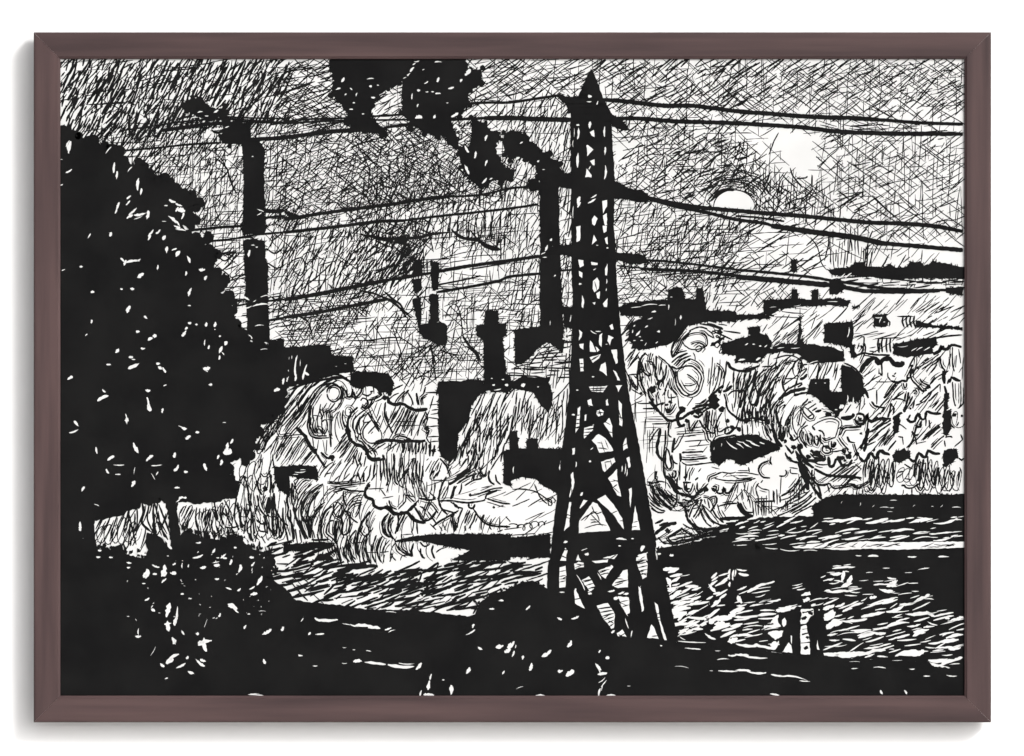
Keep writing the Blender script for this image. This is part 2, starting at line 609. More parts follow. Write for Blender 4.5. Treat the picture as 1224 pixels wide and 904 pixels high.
# second row
A = Q(325, 262, 345, 262, 345, 375, 325, 375)
hatch(A, 62, 6, (8, 26), (.9, 1.6), 8)
hatch(A, 86, 8, (10, 26), (.8, 1.2), 4)
A = Q(230, 262, 292, 262, 292, 320, 250, 300)
hatch(A, 86, 5, (14, 40), (.7, 1.2), 3)
hatch(A, 4, 6, (10, 30), (.7, 1.2), 4)
hatch(Q(250, 295, 292, 290, 292, 350, 270, 345), 40, 5, (8, 20), (.9, 1.7), 16)
hatch(Q(268, 335, 300, 330, 300, 400, 280, 400), 12, 4.4, (8, 26), (1.0, 2.0), 10)
hatch(Q(320, 350, 345, 345, 345, 415, 320, 410), 20, 5, (8, 22), (1.0, 1.9), 16)
A = Q(340, 268, 420, 268, 520, 262, 500, 330, 430, 345, 340, 358)
hatch(A, 61, 4.8, (8, 26), (1.0, 2.1), 9)
hatch(A, 78, 8, (8, 26), (.8, 1.5), 8)
hatch(A, 20, 18, (6, 16), (.8, 1.4), 16)
hatch(Q(420, 262, 500, 262, 500, 330, 430, 340), 45, 10, (6, 16), (1.3, 2.6), 18)
hatch(Q(425, 262, 520, 262, 520, 300, 440, 300), -30, 9, (6, 20), (1.3, 2.4), 20)
hatch(Q(460, 300, 505, 285, 490, 320, 455, 330), 56, 4, (10, 22), (1.5, 3), 8)
A = Q(340, 362, 430, 345, 440, 365, 425, 392, 340, 412)
hatch(A, 62, 5, (6, 18), (1.0, 1.9), 12)
hatch(A, 5, 5, (8, 26), (.9, 1.6), 8)
hatch(A, -50, 8, (6, 16), (.9, 1.6), 14)
hatch(Q(420, 330, 460, 335, 450, 365, 415, 365), 30, 4.6, (6, 18), (1.2, 2.4), 25)
A = Q(500, 285, 605, 268, 608, 312, 560, 318, 505, 330)
hatch(A, 6, 6.5, (10, 40), (.7, 1.3), 4)
hatch(A, 86, 7, (6, 24), (.7, 1.3), 5)
hatch(A, 45, 12, (6, 16), (.8, 1.4), 14)
hatch(Q(520, 262, 610, 262, 610, 300, 590, 300, 540, 285), 86, 4, (8, 26), (.9, 1.7), 5)
A = Q(425, 385, 480, 372, 500, 390, 520, 405, 560, 400, 580, 390, 580, 455, 470, 450, 425, 435)
hatch(A, 3, 5.4, (12, 44), (.7, 1.3), 3)
hatch(A, 62, 8, (8, 24), (.8, 1.5), 12)
hatch(A, -52, 11, (8, 24), (.8, 1.4), 12)
hatch(A, 86, 11, (8, 26), (.8, 1.3), 6)
hatch(Q(460, 420, 540, 405, 540, 455, 470, 465), 48, 5.4, (6, 18), (1.0, 2.0), 14)
A = Q(525, 335, 605, 320, 606, 400, 585, 400, 580, 370, 540, 395)
hatch(A, 4, 6, (8, 30), (.8, 1.4), 5)
hatch(A, 55, 7, (5, 16), (.8, 1.6), 14)
hatch(A, 86, 9, (8, 24), (.8, 1.4), 5)
A = Q(880, 268, 985, 280, 985, 318, 960, 330, 880, 322)
hatch(A, 33, 6, (10, 38), (1.0, 2.3), 7)
hatch(A, 8, 14, (10, 30), (.7, 1.3), 8)
hatch(Q(870, 262, 930, 268, 920, 290, 870, 300), 60, 6, (5, 16), (.9, 1.9), 20)
hatch(Q(985, 282, 1042, 288, 1040, 318, 990, 320), 87, 4.4, (10, 26), (1.0, 2.0), 4)
hatch(Q(1035, 288, 1075, 295, 1060, 318, 1035, 318), 68, 5, (8, 22), (1.0, 2.2), 8)
hatch(Q(1060, 295, 1152, 302, 1152, 316, 1060, 316), 45, 9, (6, 20), (.9, 1.7), 10)
hatch(Q(985, 266, 1152, 274, 1152, 290, 1060, 286), 40, 6.5, (6, 22), (.8, 1.5), 8)
hatch(Q(985, 266, 1152, 274, 1152, 290, 1060, 286), -42, 8, (6, 22), (.7, 1.3), 8)
A = Q(880, 336, 950, 342, 950, 365, 880, 368)
hatch(A, 46, 5, (6, 18), (.9, 1.8), 9)
hatch(A, -48, 8, (6, 16), (.8, 1.5), 9)
A = Q(1000, 355, 1152, 352, 1152, 395, 1100, 400, 930, 380, 930, 372)
hatch(A, 44, 10, (6, 26), (.9, 1.8), 9, prob=.7)
hatch(Q(1095, 352, 1152, 352, 1152, 395, 1100, 395), 40, 6, (5, 20), (1.0, 2.0), 14)
hatch(Q(880, 385, 985, 370, 1000, 400, 930, 415), 42, 8, (6, 20), (.9, 1.8), 12, prob=.7)
hatch(Q(890, 372, 960, 366, 960, 382, 900, 384), 4, 6, (8, 24), (.8, 1.5), 10, prob=.6)
# traced sky lines
TL(11, 6, 775, 485, 830, 500, 880, 545, 910, 600, 930, 650, 950, 710, 980, 735)
TL(11, 9, 840, 530, 905, 590, 925, 650, 945, 700, 965, 735)
TL(11, 6, 830, 730, 840, 790, 860, 850, 880, 900)
TL(11, 8, 155, 250, 260, 245, 370, 240)
TL(11, 7, 545, 70, 650, 62, 760, 50)
TL(11, 6, 335, 172, 400, 165)
TL(14, 7, 230, 400, 205, 445, 185, 500, 175, 520)
TL(14, 9, 330, 650, 375, 645, 385, 635)
TL(14, 9, 360, 700, 310, 640, 290, 590)
TL(22, 16, 400, 45, 480, 60, 560, 70, 650, 70, 740, 60, 800, 45, 900, 35)
TL(22, 12, 500, 75, 600, 90, 680, 120, 620, 190, 580, 240)
TL(22, 18, 900, 20, 960, 65, 1040, 75, 1080, 100, 1130, 125, 1170, 130)
TL(22, 26, 1060, 90, 1110, 118, 1165, 128)
TF(22, 600, 60, 650, 55, 665, 80, 630, 95, 600, 85)
TL(11, 24, 1070, 812, 1150, 826, 1224, 822)
TL(12, 20, 0, 826, 40, 850, 90, 858)
TL(22, 10, 930, 40, 990, 75, 1070, 80)
TL(22, 9, 800, 45, 750, 100, 720, 130, 715, 180)
TL(22, 9, 1000, 20, 1050, 80, 1075, 90)
TL(22, 12, 400, 350, 480, 365, 540, 390, 600, 425, 640, 460, 690, 500)
TL(22, 12, 540, 355, 590, 400, 625, 425, 650, 470)
TL(22, 10, 560, 390, 610, 430, 660, 495)
TL(22, 8, 390, 400, 410, 350, 420, 320)
TL(22, 12, 560, 270, 600, 220, 620, 190, 640, 160)
TL(22, 7, 890, 450, 910, 425, 930, 430, 950, 480, 960, 560, 970, 620)
TL(22, 7, 870, 500, 880, 460, 900, 430)
TL(22, 7, 990, 440, 985, 520, 990, 580)
TL(22, 14, 960, 590, 1000, 650, 1040, 690, 1060, 740)
TL(22, 9, 980, 650, 1030, 690, 1050, 740)
TL(22, 9, 840, 670, 890, 690, 950, 700)
TL(22, 10, 790, 640, 800, 700, 820, 750)
TL(22, 8, 820, 840, 810, 780, 800, 700)
TL(22, 8, 350, 620, 450, 620, 560, 605, 640, 605)
TL(22, 7, 580, 540, 610, 630, 625, 700, 560, 800)
TL(22, 6, 640, 560, 620, 640)
TL(22, 8, 10, 220, 50, 185, 95, 175, 110, 220, 85, 270, 40, 230)
TL(22, 8, 90, 490, 130, 520, 150, 590)
TL(22, 10, 60, 480, 100, 500, 120, 515)
TL(21, 9, 840, 180, 880, 150, 960, 150, 900, 230, 850, 250)
TL(21, 8, 860, 160, 900, 190, 960, 130)
TL(21, 9, 1120, 120, 1170, 150, 1220, 110)
TL(21, 9, 1130, 200, 1180, 230, 1220, 210)
TL(21, 8, 1160, 80, 1220, 30)
TL(24, 7, 400, 60, 440, 120, 460, 200, 490, 240)
TL(24, 7, 700, 110, 695, 220)
TL(24, 7, 1005, 130, 1000, 195)
TL(13, 14, 1075, 775, 1110, 745, 1150, 715, 1220, 710)
TL(13, 8, 1090, 770, 1120, 730, 1180, 700)
for i in range(9):
    arc(14, 0, 800, 112 + i * 13 + U(-3, 3), 95 + i * 13 + U(-3, 3), 15 + U(0, 40), 95 + U(-40, 20), 7)
    arc(13, 1190, 800, 110 + i * 11 + U(-3, 3), 100 + i * 12, 80 + U(-20, 20), 130 + U(-20, 20), 6)

# ---- moon outline
use('drawn_moon', 1, label='low half moon left as bare paper with a thin pen outline')
line([(852, 247)] + list(reversed(MOON)), 1.5)

# ---- steam: pen lines read off twelve close views (origin, lines "width x y x y ...")
use('drawn_steam', 1, label='billowing white steam drawn in curling pen lines')
ZK = 8.16


def ztrace(x0, y0, txt, dx=0):
    for s in txt.split(';'):
        q = [float(t) for t in s.split()]
        if len(q) < 5:
            continue
        pts = [(x0 + (q[i] + dx) / ZK, y0 + q[i + 1] / ZK) for i in range(1, len(q) - 1, 2)]
        sm = smooth(pts)
        ribbon(sm, q[0] / ZK * U(1.15, 1.45), taper=.6, rough=.28)
        for side in (-1, 1):
            if q[0] <= 16 and len(sm) > 6 and R() < .72:
                o = side * U(1.8, 3.6)
                k0 = int(U(0, .35) * len(sm))
                k1 = int(U(.65, 1) * len(sm))
                off = []
                for k in range(k0, k1):
                    ax, ay = sm[max(0, k - 1)]
                    bx, by = sm[min(len(sm) - 1, k + 1)]
                    g = math.hypot(bx - ax, by - ay) or 1
                    off.append((sm[k][0] - (by - ay) / g * o, sm[k][1] + (bx - ax) / g * o))
                    o *= U(.97, 1.035)
                ribbon(off, U(.8, 1.5), taper=.5, rough=.3)


def zblot(x0, y0, txt):
    for s in txt.split(';'):
        x, y, r = [float(t) for t in s.split()]
        m = 11
        fill([(x0 + (x + r * U(.6, 1.25) * math.cos(6.283 * t / m)) / ZK, y0 + (y + r * U(.6, 1.25) * math.sin(6.283 * t / m)) / ZK) for t in range(m)], rough=.3)


ztrace(305, 450, "12 420 90 300 260 200 400 110 520 60 600;12 520 60 400 200 300 330 220 440 130 560;14 640 40 520 130 420 260 320 380 240 480;14 700 50 600 120 520 230 440 360 360 440 290 540;14 690 110 620 180 570 260 520 330;12 760 30 700 60 620 130 560 210;12 800 40 740 70 690 110;"
 "10 480 330 400 430 310 540 250 620;10 520 330 450 440 380 520 300 620 230 720 200 800;10 500 430 450 500;10 430 580 360 680 290 800;12 480 600 400 700 330 820;10 530 650 470 740 400 830;10 560 740 500 810 440 880;10 600 760 540 840;10 360 600 300 690 240 790 210 830;10 300 620 250 720 200 810;10 220 600 180 690 150 760;12 130 560 100 640 70 740;10 60 540 20 600;10 110 560 60 650 20 740;10 60 760 50 860 40 898;12 170 760 180 860 190 898;"
 "10 220 450 210 540 240 590 300 580 420 570 470 570;14 700 160 715 110 770 85 825 110 840 170 810 230 760 250 715 220 700 170;12 840 90 860 150 850 220 820 280 780 330;22 540 280 530 340 530 420 540 480;12 570 290 560 380 580 440;12 640 270 630 330 650 390 640 420;12 520 400 510 480 530 560 560 590 620 600 720 600;12 545 400 535 480 560 550 600 580 700 580;12 570 430 560 500 590 560;10 610 470 600 520 620 560;10 600 540 620 510 650 540 655 580;"
 "10 650 450 680 420 705 450 700 520 680 560 655 540 650 450;14 720 330 740 420 740 520 735 620 740 690;12 700 400 690 340 720 330 750 300;10 760 420 750 360 790 330 820 260;10 830 350 830 420 850 500 860 520;12 860 330 850 400 870 470 900 520;10 880 330 900 300 940 310 950 350 910 390 880 370 880 330;26 400 500 450 550 490 590 520 660 570 720 600 760;18 600 760 640 820 680 890;12 480 600 520 680 560 720;16 640 740 680 780 720 800 770 790;"
 "10 920 600 860 680 800 740;10 900 580 840 650 780 730 740 760;10 940 640 880 720 820 800;12 980 660 920 760 870 840;10 1000 700 940 800 880 880;10 860 600 800 700;12 840 600 880 560 910 520;28 880 510 910 560 930 620 980 660 1050 690 1090 740 1110 790 1160 810 1224 800;16 1000 300 940 360 910 420 900 480 930 550;12 1080 320 1000 380 960 430 950 500 980 560;12 1080 370 1010 430 990 500 1000 560 1040 560;12 1140 420 1080 480 1050 540 1060 600 1110 650 1170 650 1224 620;10 1120 440 1060 450 1050 430;12 1090 350 1130 410 1170 470 1210 540;"
 "10 1224 380 1170 480 1100 560;10 1130 560 1150 540;12 1010 570 1000 620 1040 640 1100 720 1140 760;16 960 150 980 200 1020 170 1040 130 1030 110;16 1040 130 1080 90 1130 90 1190 120 1224 190;14 1040 170 1100 190 1140 160;16 1030 240 1050 210 1090 230 1100 270 1060 310 1040 290 1080 320 1120 280 1150 210;12 1150 90 1160 170;14 890 130 900 200 940 190 950 120;10 850 220 900 200 980 210;10 1000 200 960 260 930 300;10 1100 320 1150 260 1180 200;12 1000 720 980 800 1000 880;14 1040 740 1020 830 1040 880;12 1080 780 1060 880;12 970 760 950 860;12 640 830 700 898;10 780 820 740 898;10 840 830 800 898;10 700 820 660 898;10 560 600 570 690;8 620 620 600 740;8 660 620 680 740;10 700 620 690 760;10 500 80 450 160;10 570 60 500 140 470 200;10 330 150 330 240;10 380 130 330 200;14 460 200 420 290 440 350;10 230 330 250 280 310 250;10 150 380 200 330;10 700 260 660 330;10 780 260 720 340;10 700 420 760 430;10 560 380 640 390")
zblot(305, 450, "750 790 34;540 310 22;590 720 18;910 560 20;1080 760 14;200 390 20;120 500 16")
ztrace(440, 460, "16 100 60 130 100 60 140 0 150;26 190 110 200 170 260 190 330 185 380 210 430 240 500 250 580 235;14 170 170 160 280 190 370 220 430 240 480;10 270 210 230 300 190 370;12 320 200 270 300 210 390;10 350 220 280 340 220 430;14 390 230 330 360 260 480;10 420 250 370 370 340 460;10 460 260 400 370 350 470;10 480 290 440 370 420 500;10 560 270 510 370 480 500;10 600 250 540 380;10 640 110 600 240;8 130 180 80 330;8 90 170 40 300;8 160 300 110 440;10 0 220 60 350 130 470 130 530;8 20 300 120 420;"
 "8 270 360 460 360;8 300 400 540 395;12 590 320 690 335;10 620 250 690 240;10 610 290 690 280;10 590 410 690 400;12 560 80 690 75;10 600 200 690 190;10 600 560 690 550;10 580 510 690 505;14 560 260 580 330 560 400 590 460 570 520 600 570;16 590 400 550 430 600 450 560 480;24 60 590 110 550 250 545 320 555 400 545 470 555 560 545;14 250 530 290 500 360 510 420 540;16 470 80 480 150 490 200;12 390 80 420 130 440 200;12 240 50 300 20 340 0;12 200 150 240 110 300 80;12 260 180 300 120 360 60;12 330 170 340 110 400 50;12 520 200 520 130 580 90;12 560 20 540 90 500 120;"
 "10 40 640 100 580 160 560;12 60 640 170 570;10 150 630 240 570;10 190 650 290 570;12 0 580 50 640 80 660;18 0 700 40 740 160 725;12 10 660 40 640 70 690 60 730;14 330 560 345 650 330 660;18 360 560 350 640;14 400 560 390 650;14 430 560 430 660;16 470 560 460 680;14 500 570 490 660;14 530 560 540 650;14 570 560 560 680;18 610 560 600 700;16 650 590 630 700;"
 "12 70 740 50 898;12 120 740 120 898;14 145 680 155 800 160 898;10 180 660 190 898;10 205 760 205 898;14 250 670 255 800 260 898;10 330 680 310 800 300 898;8 355 680 350 898;12 440 720 380 830 330 898;12 420 730 460 720 440 800 430 898;10 480 740 470 898;12 530 790 540 898;10 500 760 500 898;10 570 740 590 720;12 690 720 640 800 600 898;10 720 760 690 850 670 898;10 620 740 560 850;14 700 720 760 790 800 898;12 820 790 770 870;14 980 820 860 898;12 1030 840 950 898;12 1090 800 1100 860 1150 898;12 30 780 10 898;10 90 780 80 898")
zblot(440, 460, "480 250 22;160 130 26;210 90 24;580 430 20;640 640 24;600 600 20;500 580 16")
ztrace(320, 565, "10 250 90 290 60 360 50;10 270 190 350 90 420 80;12 260 90 280 180 300 220;12 430 110 340 200 290 300 270 400;16 540 110 450 170 370 250 330 340 330 420 350 480;16 500 190 440 260 400 350 380 440 370 500;14 560 290 490 340 440 430 420 520 420 600;10 540 330 480 400 450 460;16 630 330 570 370 530 460 520 560 530 650;14 650 470 600 480 570 560 580 600 640 650 670 700;12 640 290 680 290 720 320 720 400 690 440 650 400 640 300;18 750 350 710 420 690 440;12 920 220 840 240 780 310 740 390 720 440;12 920 290 840 310 790 360 760 420;10 910 300 890 380 850 440;"
 "16 660 470 650 560 660 650 680 700;14 700 460 680 560 670 640;16 720 440 730 520 720 580 740 610 780 590 800 520 800 450 770 370;12 760 380 800 390 820 450 880 490;12 780 620 760 700 740 800 790 860;12 860 560 800 640 790 720 820 800 860 850;10 830 500 790 620;20 1000 380 930 470 890 570 870 670 870 760 900 830;12 970 440 960 500 980 540;12 930 520 910 580 950 620 970 600;12 1010 560 960 640 960 740 990 850 1010 898;12 1060 610 1030 700 1020 800 1050 880;14 1120 620 1080 700 1070 790 1110 880;10 1190 660 1130 730 1110 820;14 940 660 920 760 940 860 960 898;12 1224 780 1190 870;16 1180 400 1130 460 1120 530 1140 600 1200 630;14 1224 430 1180 490 1180 570 1224 650;10 1030 540 1010 570;"
 "16 680 700 690 800 720 898;14 730 720 760 820 800 870;16 800 700 810 800 850 880;12 640 680 660 780 640 820;12 570 700 600 800 640 850;16 210 100 200 200 180 300;14 240 100 230 250 250 330;16 180 260 200 340 190 430;18 60 200 70 340 100 410 150 480 200 520;14 40 230 40 400 50 560 70 620 90 560 90 430;14 100 420 110 560 120 640 150 580 150 480;14 150 340 150 460 190 620 200 680;14 220 360 230 500 250 680;20 250 330 280 450 330 560 370 650;20 190 420 240 520 260 650;16 310 460 350 560 390 650;12 270 550 290 690;12 310 560 330 680;14 340 420 380 520 420 640;14 400 420 410 560 420 620;12 440 560 460 640;12 20 0 30 100 20 200;12 90 60 60 110 60 160;"
 "12 600 170 680 140 800 120 950 105;12 580 100 700 110 900 90;14 700 150 800 175 940 185;30 980 130 950 180 960 240 1020 260 1040 320 1080 350 1180 340 1224 390;10 960 160 1130 155;12 1000 90 960 130;10 1120 250 1224 230;12 1100 160 1150 230;8 545 120 545 290;8 580 130 580 280;12 640 190 700 180 740 160;14 740 180 740 260 770 330;8 820 180 780 260;10 660 180 680 210;10 480 600 500 680;10 590 610 580 690;12 850 620 830 720;10 1100 780 1180 770;10 960 780 1060 780;10 500 410 460 520;10 600 380 560 440;10 690 560 640 560;12 820 690 920 680;12 1140 800 1120 890;14 560 20 620 0;12 700 30 640 90;12 800 10 720 90;12 860 20 780 100;14 880 0 900 80;14 940 0 930 90;14 1000 10 960 90;12 1060 0 1010 80;12 1110 0 1100 80;12 1160 20 1180 90")
zblot(320, 565, "700 430 20;760 380 14;140 130 34;950 620 14;990 130 16;880 30 18;940 80 14")
ztrace(460, 560, "12 10 0 30 130 10 170;10 50 0 50 140;14 90 0 100 130 130 160;10 140 0 120 130;12 240 0 180 80 130 140;10 200 40 190 160;8 230 0 240 150;8 260 40 270 200;12 280 40 280 160;8 310 0 310 150;14 320 60 340 180;12 370 0 350 170;12 360 180 380 260 420 300;10 120 100 150 170 190 190;14 480 20 440 80 450 110;14 540 20 500 60 480 100;10 450 115 620 120;8 460 130 460 220;8 500 130 480 240;10 410 130 410 230;18 600 80 560 160 530 260 530 330 560 400 610 450;22 620 160 700 110 800 40 840 10;14 700 150 800 90 900 50;14 780 170 860 120 950 95;12 860 120 880 40 860 20;14 920 30 940 70 980 60 990 10;18 1020 20 1010 90 1040 140 1070 160;14 1080 60 1090 120 1130 160;"
 "12 680 170 660 230 640 300;16 700 170 660 240 650 300;12 750 150 740 220 720 250;10 620 170 580 250 560 290;14 530 320 640 315 800 335 900 325 980 310;14 1000 300 1040 310 1150 340 1224 345;16 820 340 820 380 860 390 880 350;14 980 300 990 260 1040 240 1100 210;12 840 260 900 255 1050 200 1150 190;10 940 190 1050 170;14 860 390 900 450 960 520 1050 560 1224 570;12 640 330 700 360 720 400;14 670 330 690 370 760 390;14 760 390 730 460 710 540 710 580;14 830 410 800 480 780 540;14 890 440 860 520 820 590;12 970 450 940 540 940 600;12 1040 490 1020 560 1040 600;12 1120 480 1120 600;14 680 430 660 500 680 620;14 780 560 790 610;20 690 540 690 610;"
 "14 330 290 380 300 440 310 500 300;14 290 350 330 310;16 290 380 330 440 380 510 450 490 500 420;12 440 310 400 400 380 480;12 510 400 440 500;12 420 420 460 480 500 540;12 340 370 390 400 380 480;10 330 420 350 500;12 430 330 480 380 520 440;10 560 400 500 500;14 720 410 620 470 530 520 470 570;12 440 540 500 600;10 560 530 600 610;10 610 520 580 600;10 530 560 560 610;30 0 380 50 400 90 440 140 445 210 430 250 460 290 500 340 525 400 525;26 220 420 270 380 300 350;14 40 310 60 370 120 400;12 130 400 200 320 210 260 280 280;8 140 260 130 380;12 210 190 220 260 290 330;"
 "14 60 450 30 530 40 610 90 690 110 720;14 130 450 130 540 100 640;16 200 440 150 540 120 620;10 270 460 280 550 260 630;14 310 520 320 640;16 110 710 240 680 340 660;10 160 650 270 640;12 160 640 170 720 160 760 200 810 270 850;14 100 720 140 790 200 830 270 860;10 200 710 210 780 230 830;16 280 730 260 800 270 850;14 350 780 350 840 390 880;16 470 750 460 820 490 880;14 340 720 390 760 440 740;10 60 820 80 870 110 898;10 150 898 170 850 230 850;12 500 820 540 790 600 770;12 570 400 700 440;10 1180 470 1224 520;10 1100 380 1160 360;14 1150 600 1100 620;10 240 220 300 300;10 300 180 320 280;10 340 190 400 270;10 430 230 500 290")
zblot(460, 560, "830 260 16;1060 380 14;300 350 18;480 290 14;690 540 16;1190 570 14")
ztrace(750, 380, "10 540 230 570 180 640 150 720 150 770 190 780 250 750 290 660 310 600 300 550 260 540 230;10 620 260 680 240 740 260 750 290;10 660 300 700 270 730 300 690 330 660 310;14 560 110 500 180 450 250 430 330 440 390;12 620 130 540 200 500 280 460 340 440 390;12 540 140 470 230 440 300;10 700 130 750 130 790 170 850 200;10 770 110 830 160 840 200;12 600 130 700 90 780 110;12 440 390 500 340 580 320;12 430 440 500 380 590 345;12 470 470 540 400 620 370;14 430 470 480 500 520 480 560 430 620 400;10 640 340 660 380 660 420;"
 "14 490 520 540 480 620 470 680 510 720 570 710 640 680 720 620 750 560 720 510 650 490 590 490 520;10 610 400 680 430 730 490 740 560;12 480 520 470 620 500 700 560 760 640 740 700 690;10 540 660 620 660 680 640;10 580 550 640 590 690 650 690 700;12 450 520 480 560;10 410 590 430 680 490 750;14 400 460 440 510 480 640;10 420 680 490 770;10 870 440 920 480 945 540 930 600;12 970 420 960 520 940 620 930 690;10 890 480 880 600 840 720;8 830 380 820 520 800 700 800 740;22 980 430 1000 480 1040 505 1120 520 1224 490;12 1040 510 1030 640;10 1090 530 1060 640 1060 760 1040 880;12 1150 540 1120 700 1090 880;14 1210 560 1160 680 1130 780 1100 880;20 930 660 860 720 800 780 820 850;24 930 720 980 700 1020 660;16 940 740 960 800 970 880;12 980 760 1020 720 1120 710;"
 "16 660 860 740 850 800 800;12 700 840 770 790;10 640 780 580 860;10 490 760 500 880;14 180 340 130 400 110 500 120 560;12 230 340 210 420 230 460;14 280 370 280 470 270 560 290 600;12 300 370 360 420 420 470;12 340 400 310 560;12 180 420 250 440 270 500 270 580;14 120 440 150 520 200 570;12 170 440 190 520 240 560;16 110 420 100 560 100 700;14 20 590 50 660 100 710;14 10 560 30 640 20 720;16 120 560 140 650 160 700 180 770;12 110 610 140 640 150 690;16 200 690 210 760 250 840 290 870;14 300 720 280 780 290 850;20 280 600 330 620 370 580;16 330 600 300 680 330 700;14 380 460 370 560 340 640;12 400 620 370 700 360 760;10 400 700 400 780 480 770;12 160 340 200 370;10 0 500 50 440 110 380;10 20 470 60 420;10 0 430 60 340;12 0 380 40 330;12 60 560 100 600;12 40 700 110 740;10 200 560 220 620;12 380 700 340 760;12 0 560 110 550;12 1160 500 1130 600;12 860 720 900 680;10 1000 620 960 700;10 60 380 20 420;12 120 330 60 410")
zblot(750, 380, "250 700 38;300 640 26;240 800 22;420 820 24;380 850 20;850 800 50;900 720 20;130 740 18;150 580 14;210 560 16;900 140 28;830 260 22")
ztrace(750, 480, "24 210 0 280 70 340 130 390 180 460 185 540 160 610 110 680 90 760 60;14 260 50 300 30 350 10;14 330 40 360 10;16 370 60 390 110 430 90 470 20;26 500 60 560 70 500 120 490 170 500 220 530 240 560 220;20 620 130 650 100 700 100 730 120 690 150 640 140;20 630 70 700 50 800 30;16 730 110 780 70 830 60;14 600 180 600 250 620 290 640 260 690 180;16 700 180 730 240 770 290 790 370 820 390;14 780 90 770 180 760 280;16 800 90 790 200 780 280;10 830 80 820 180 810 280;14 920 110 880 180 850 280 860 340 830 390;14 770 290 840 310 860 280;12 870 230 880 290 920 290 960 260 1000 250;18 960 0 980 80 1040 140 1100 180 1140 190;20 960 250 950 310 990 310 1050 260 1100 260;16 840 390 900 360 1000 340 1060 330;10 1120 240 1130 330;12 1020 20 1030 100;12 1160 0 1130 80 1110 180;"
 "22 320 260 305 360 290 440 295 520 330 560 350 570;12 310 260 260 320 210 410;16 370 280 370 380 360 460 350 560 355 680 370 750;12 390 260 410 200 400 320 430 350;14 370 450 400 480 420 560 430 640 400 660 370 600 370 520 380 460;22 460 355 435 500;12 430 520 450 590 490 610;10 550 320 490 430 440 480;10 480 320 600 310 750 300;8 560 390 780 375;8 600 440 800 420;14 530 500 640 495 740 490;14 520 560 600 570 780 550;28 515 505 518 590;12 510 590 510 770;14 570 620 565 780;12 530 590 580 620 700 610 860 590;10 640 640 610 700 600 770;8 720 380 680 440;8 780 440 730 500;10 720 650 690 690;24 360 730 400 740 450 810 480 870 500 898;14 400 700 440 760 480 820 540 860;10 340 780 390 800 420 850;12 280 680 270 740 300 800;10 290 680 270 760;14 190 780 240 800 300 780 360 790;"
 "14 440 680 470 680 470 730 440 740 440 690;14 490 740 480 800 500 850 540 850;14 550 780 560 860 610 880 640 800;20 540 790 620 790;14 580 800 570 850 610 850;14 680 790 680 850 710 890 760 830 790 800;14 660 770 690 740;16 790 790 800 740 850 720 920 690;14 820 840 850 880 870 830 830 830;10 920 690 1000 700 1060 690;10 850 750 950 770 1080 770 1224 740;12 940 840 960 898;10 180 170 350 175;12 100 20 240 20;14 150 70 280 70;10 240 220 420 215;10 460 260 540 250;10 640 260 720 250;10 560 250 570 320;8 960 730 1080 720;8 930 740 980 700;8 1060 780 1020 850;10 1180 640 1190 690;8 820 640 900 660")
zblot(750, 480, "400 90 24;540 80 32;580 190 26;690 110 26;840 40 50;920 80 32;760 860 30;840 860 20;980 190 24;1020 250 24;1090 270 24;390 740 18;1190 110 24;1160 200 22;560 740 14")
ztrace(750, 560, "28 370 80 420 130 460 210 520 250 600 270 650 280 700 230 750 190;14 210 140 240 200 300 290 380 370 440 400;14 240 160 280 260 340 330 430 390;12 270 170 320 250 390 320 450 370;12 300 190 360 260 430 330;12 330 200 390 270 460 320;12 370 230 430 280 500 310;14 210 240 250 300 320 370;14 220 330 290 390 370 420;14 230 390 300 430 360 430;12 280 130 290 190 350 230;14 240 170 250 250;14 200 130 250 140;14 480 240 480 320 440 390;12 480 330 560 340 640 320 720 280;10 500 360 590 370 690 310;12 540 300 600 320 640 290;20 560 350 570 420 590 500 640 550 720 590 800 600;16 600 500 640 560 700 640 740 690;14 640 480 680 420 710 350 720 320;10 620 400 700 380;10 640 370 690 340;10 690 470 720 400;"
 "16 730 350 770 440 830 510 900 550 960 550;14 740 380 720 440 770 530 820 570;14 830 400 870 470 940 530;12 880 350 900 430 950 500 1000 510;14 800 290 860 270 870 330 830 390 810 430;12 750 300 760 350;14 890 370 960 350 1070 340;20 1070 350 1110 420 1160 460 1220 460;16 1100 340 1150 420 1224 430;12 1110 200 1130 300;10 1060 140 1000 280 950 400;8 1000 60 1090 100;16 860 200 880 240 930 240 940 180 950 230 990 240 1030 180;26 900 490 1040 490 1224 480;30 720 600 850 590 1000 560 1120 510 1224 500;20 960 540 1080 530;20 270 540 350 500;24 270 640 380 560 480 530;20 310 560 400 530;18 400 670 480 620 540 580;16 520 580 600 640 680 680;14 540 540 600 580 700 600;16 640 690 760 640 860 610;14 300 670 340 720 380 740;14 390 670 420 710 470 720 540 690;14 340 720 450 740 550 720 700 690;12 560 640 560 720;16 700 680 850 640 1000 620 1224 580;14 740 700 900 690 1100 640 1224 600;14 900 700 1080 670 1224 630;"
 "12 740 280 800 300 850 400;10 780 300 800 390;8 1130 130 1150 240;8 1180 140 1160 260;8 1090 130 1040 220;10 1190 300 1200 380;12 700 310 640 380 600 480;10 560 290 620 250;12 1180 560 1100 590;12 1000 600 1090 580;14 800 640 900 620;10 620 640 640 700")
zblot(750, 560, "560 380 20;720 310 16;760 200 26;420 400 18;590 410 18;700 620 18;1200 470 26;1100 540 20;390 610 28;460 650 18;540 700 14;1000 590 14;840 200 16")
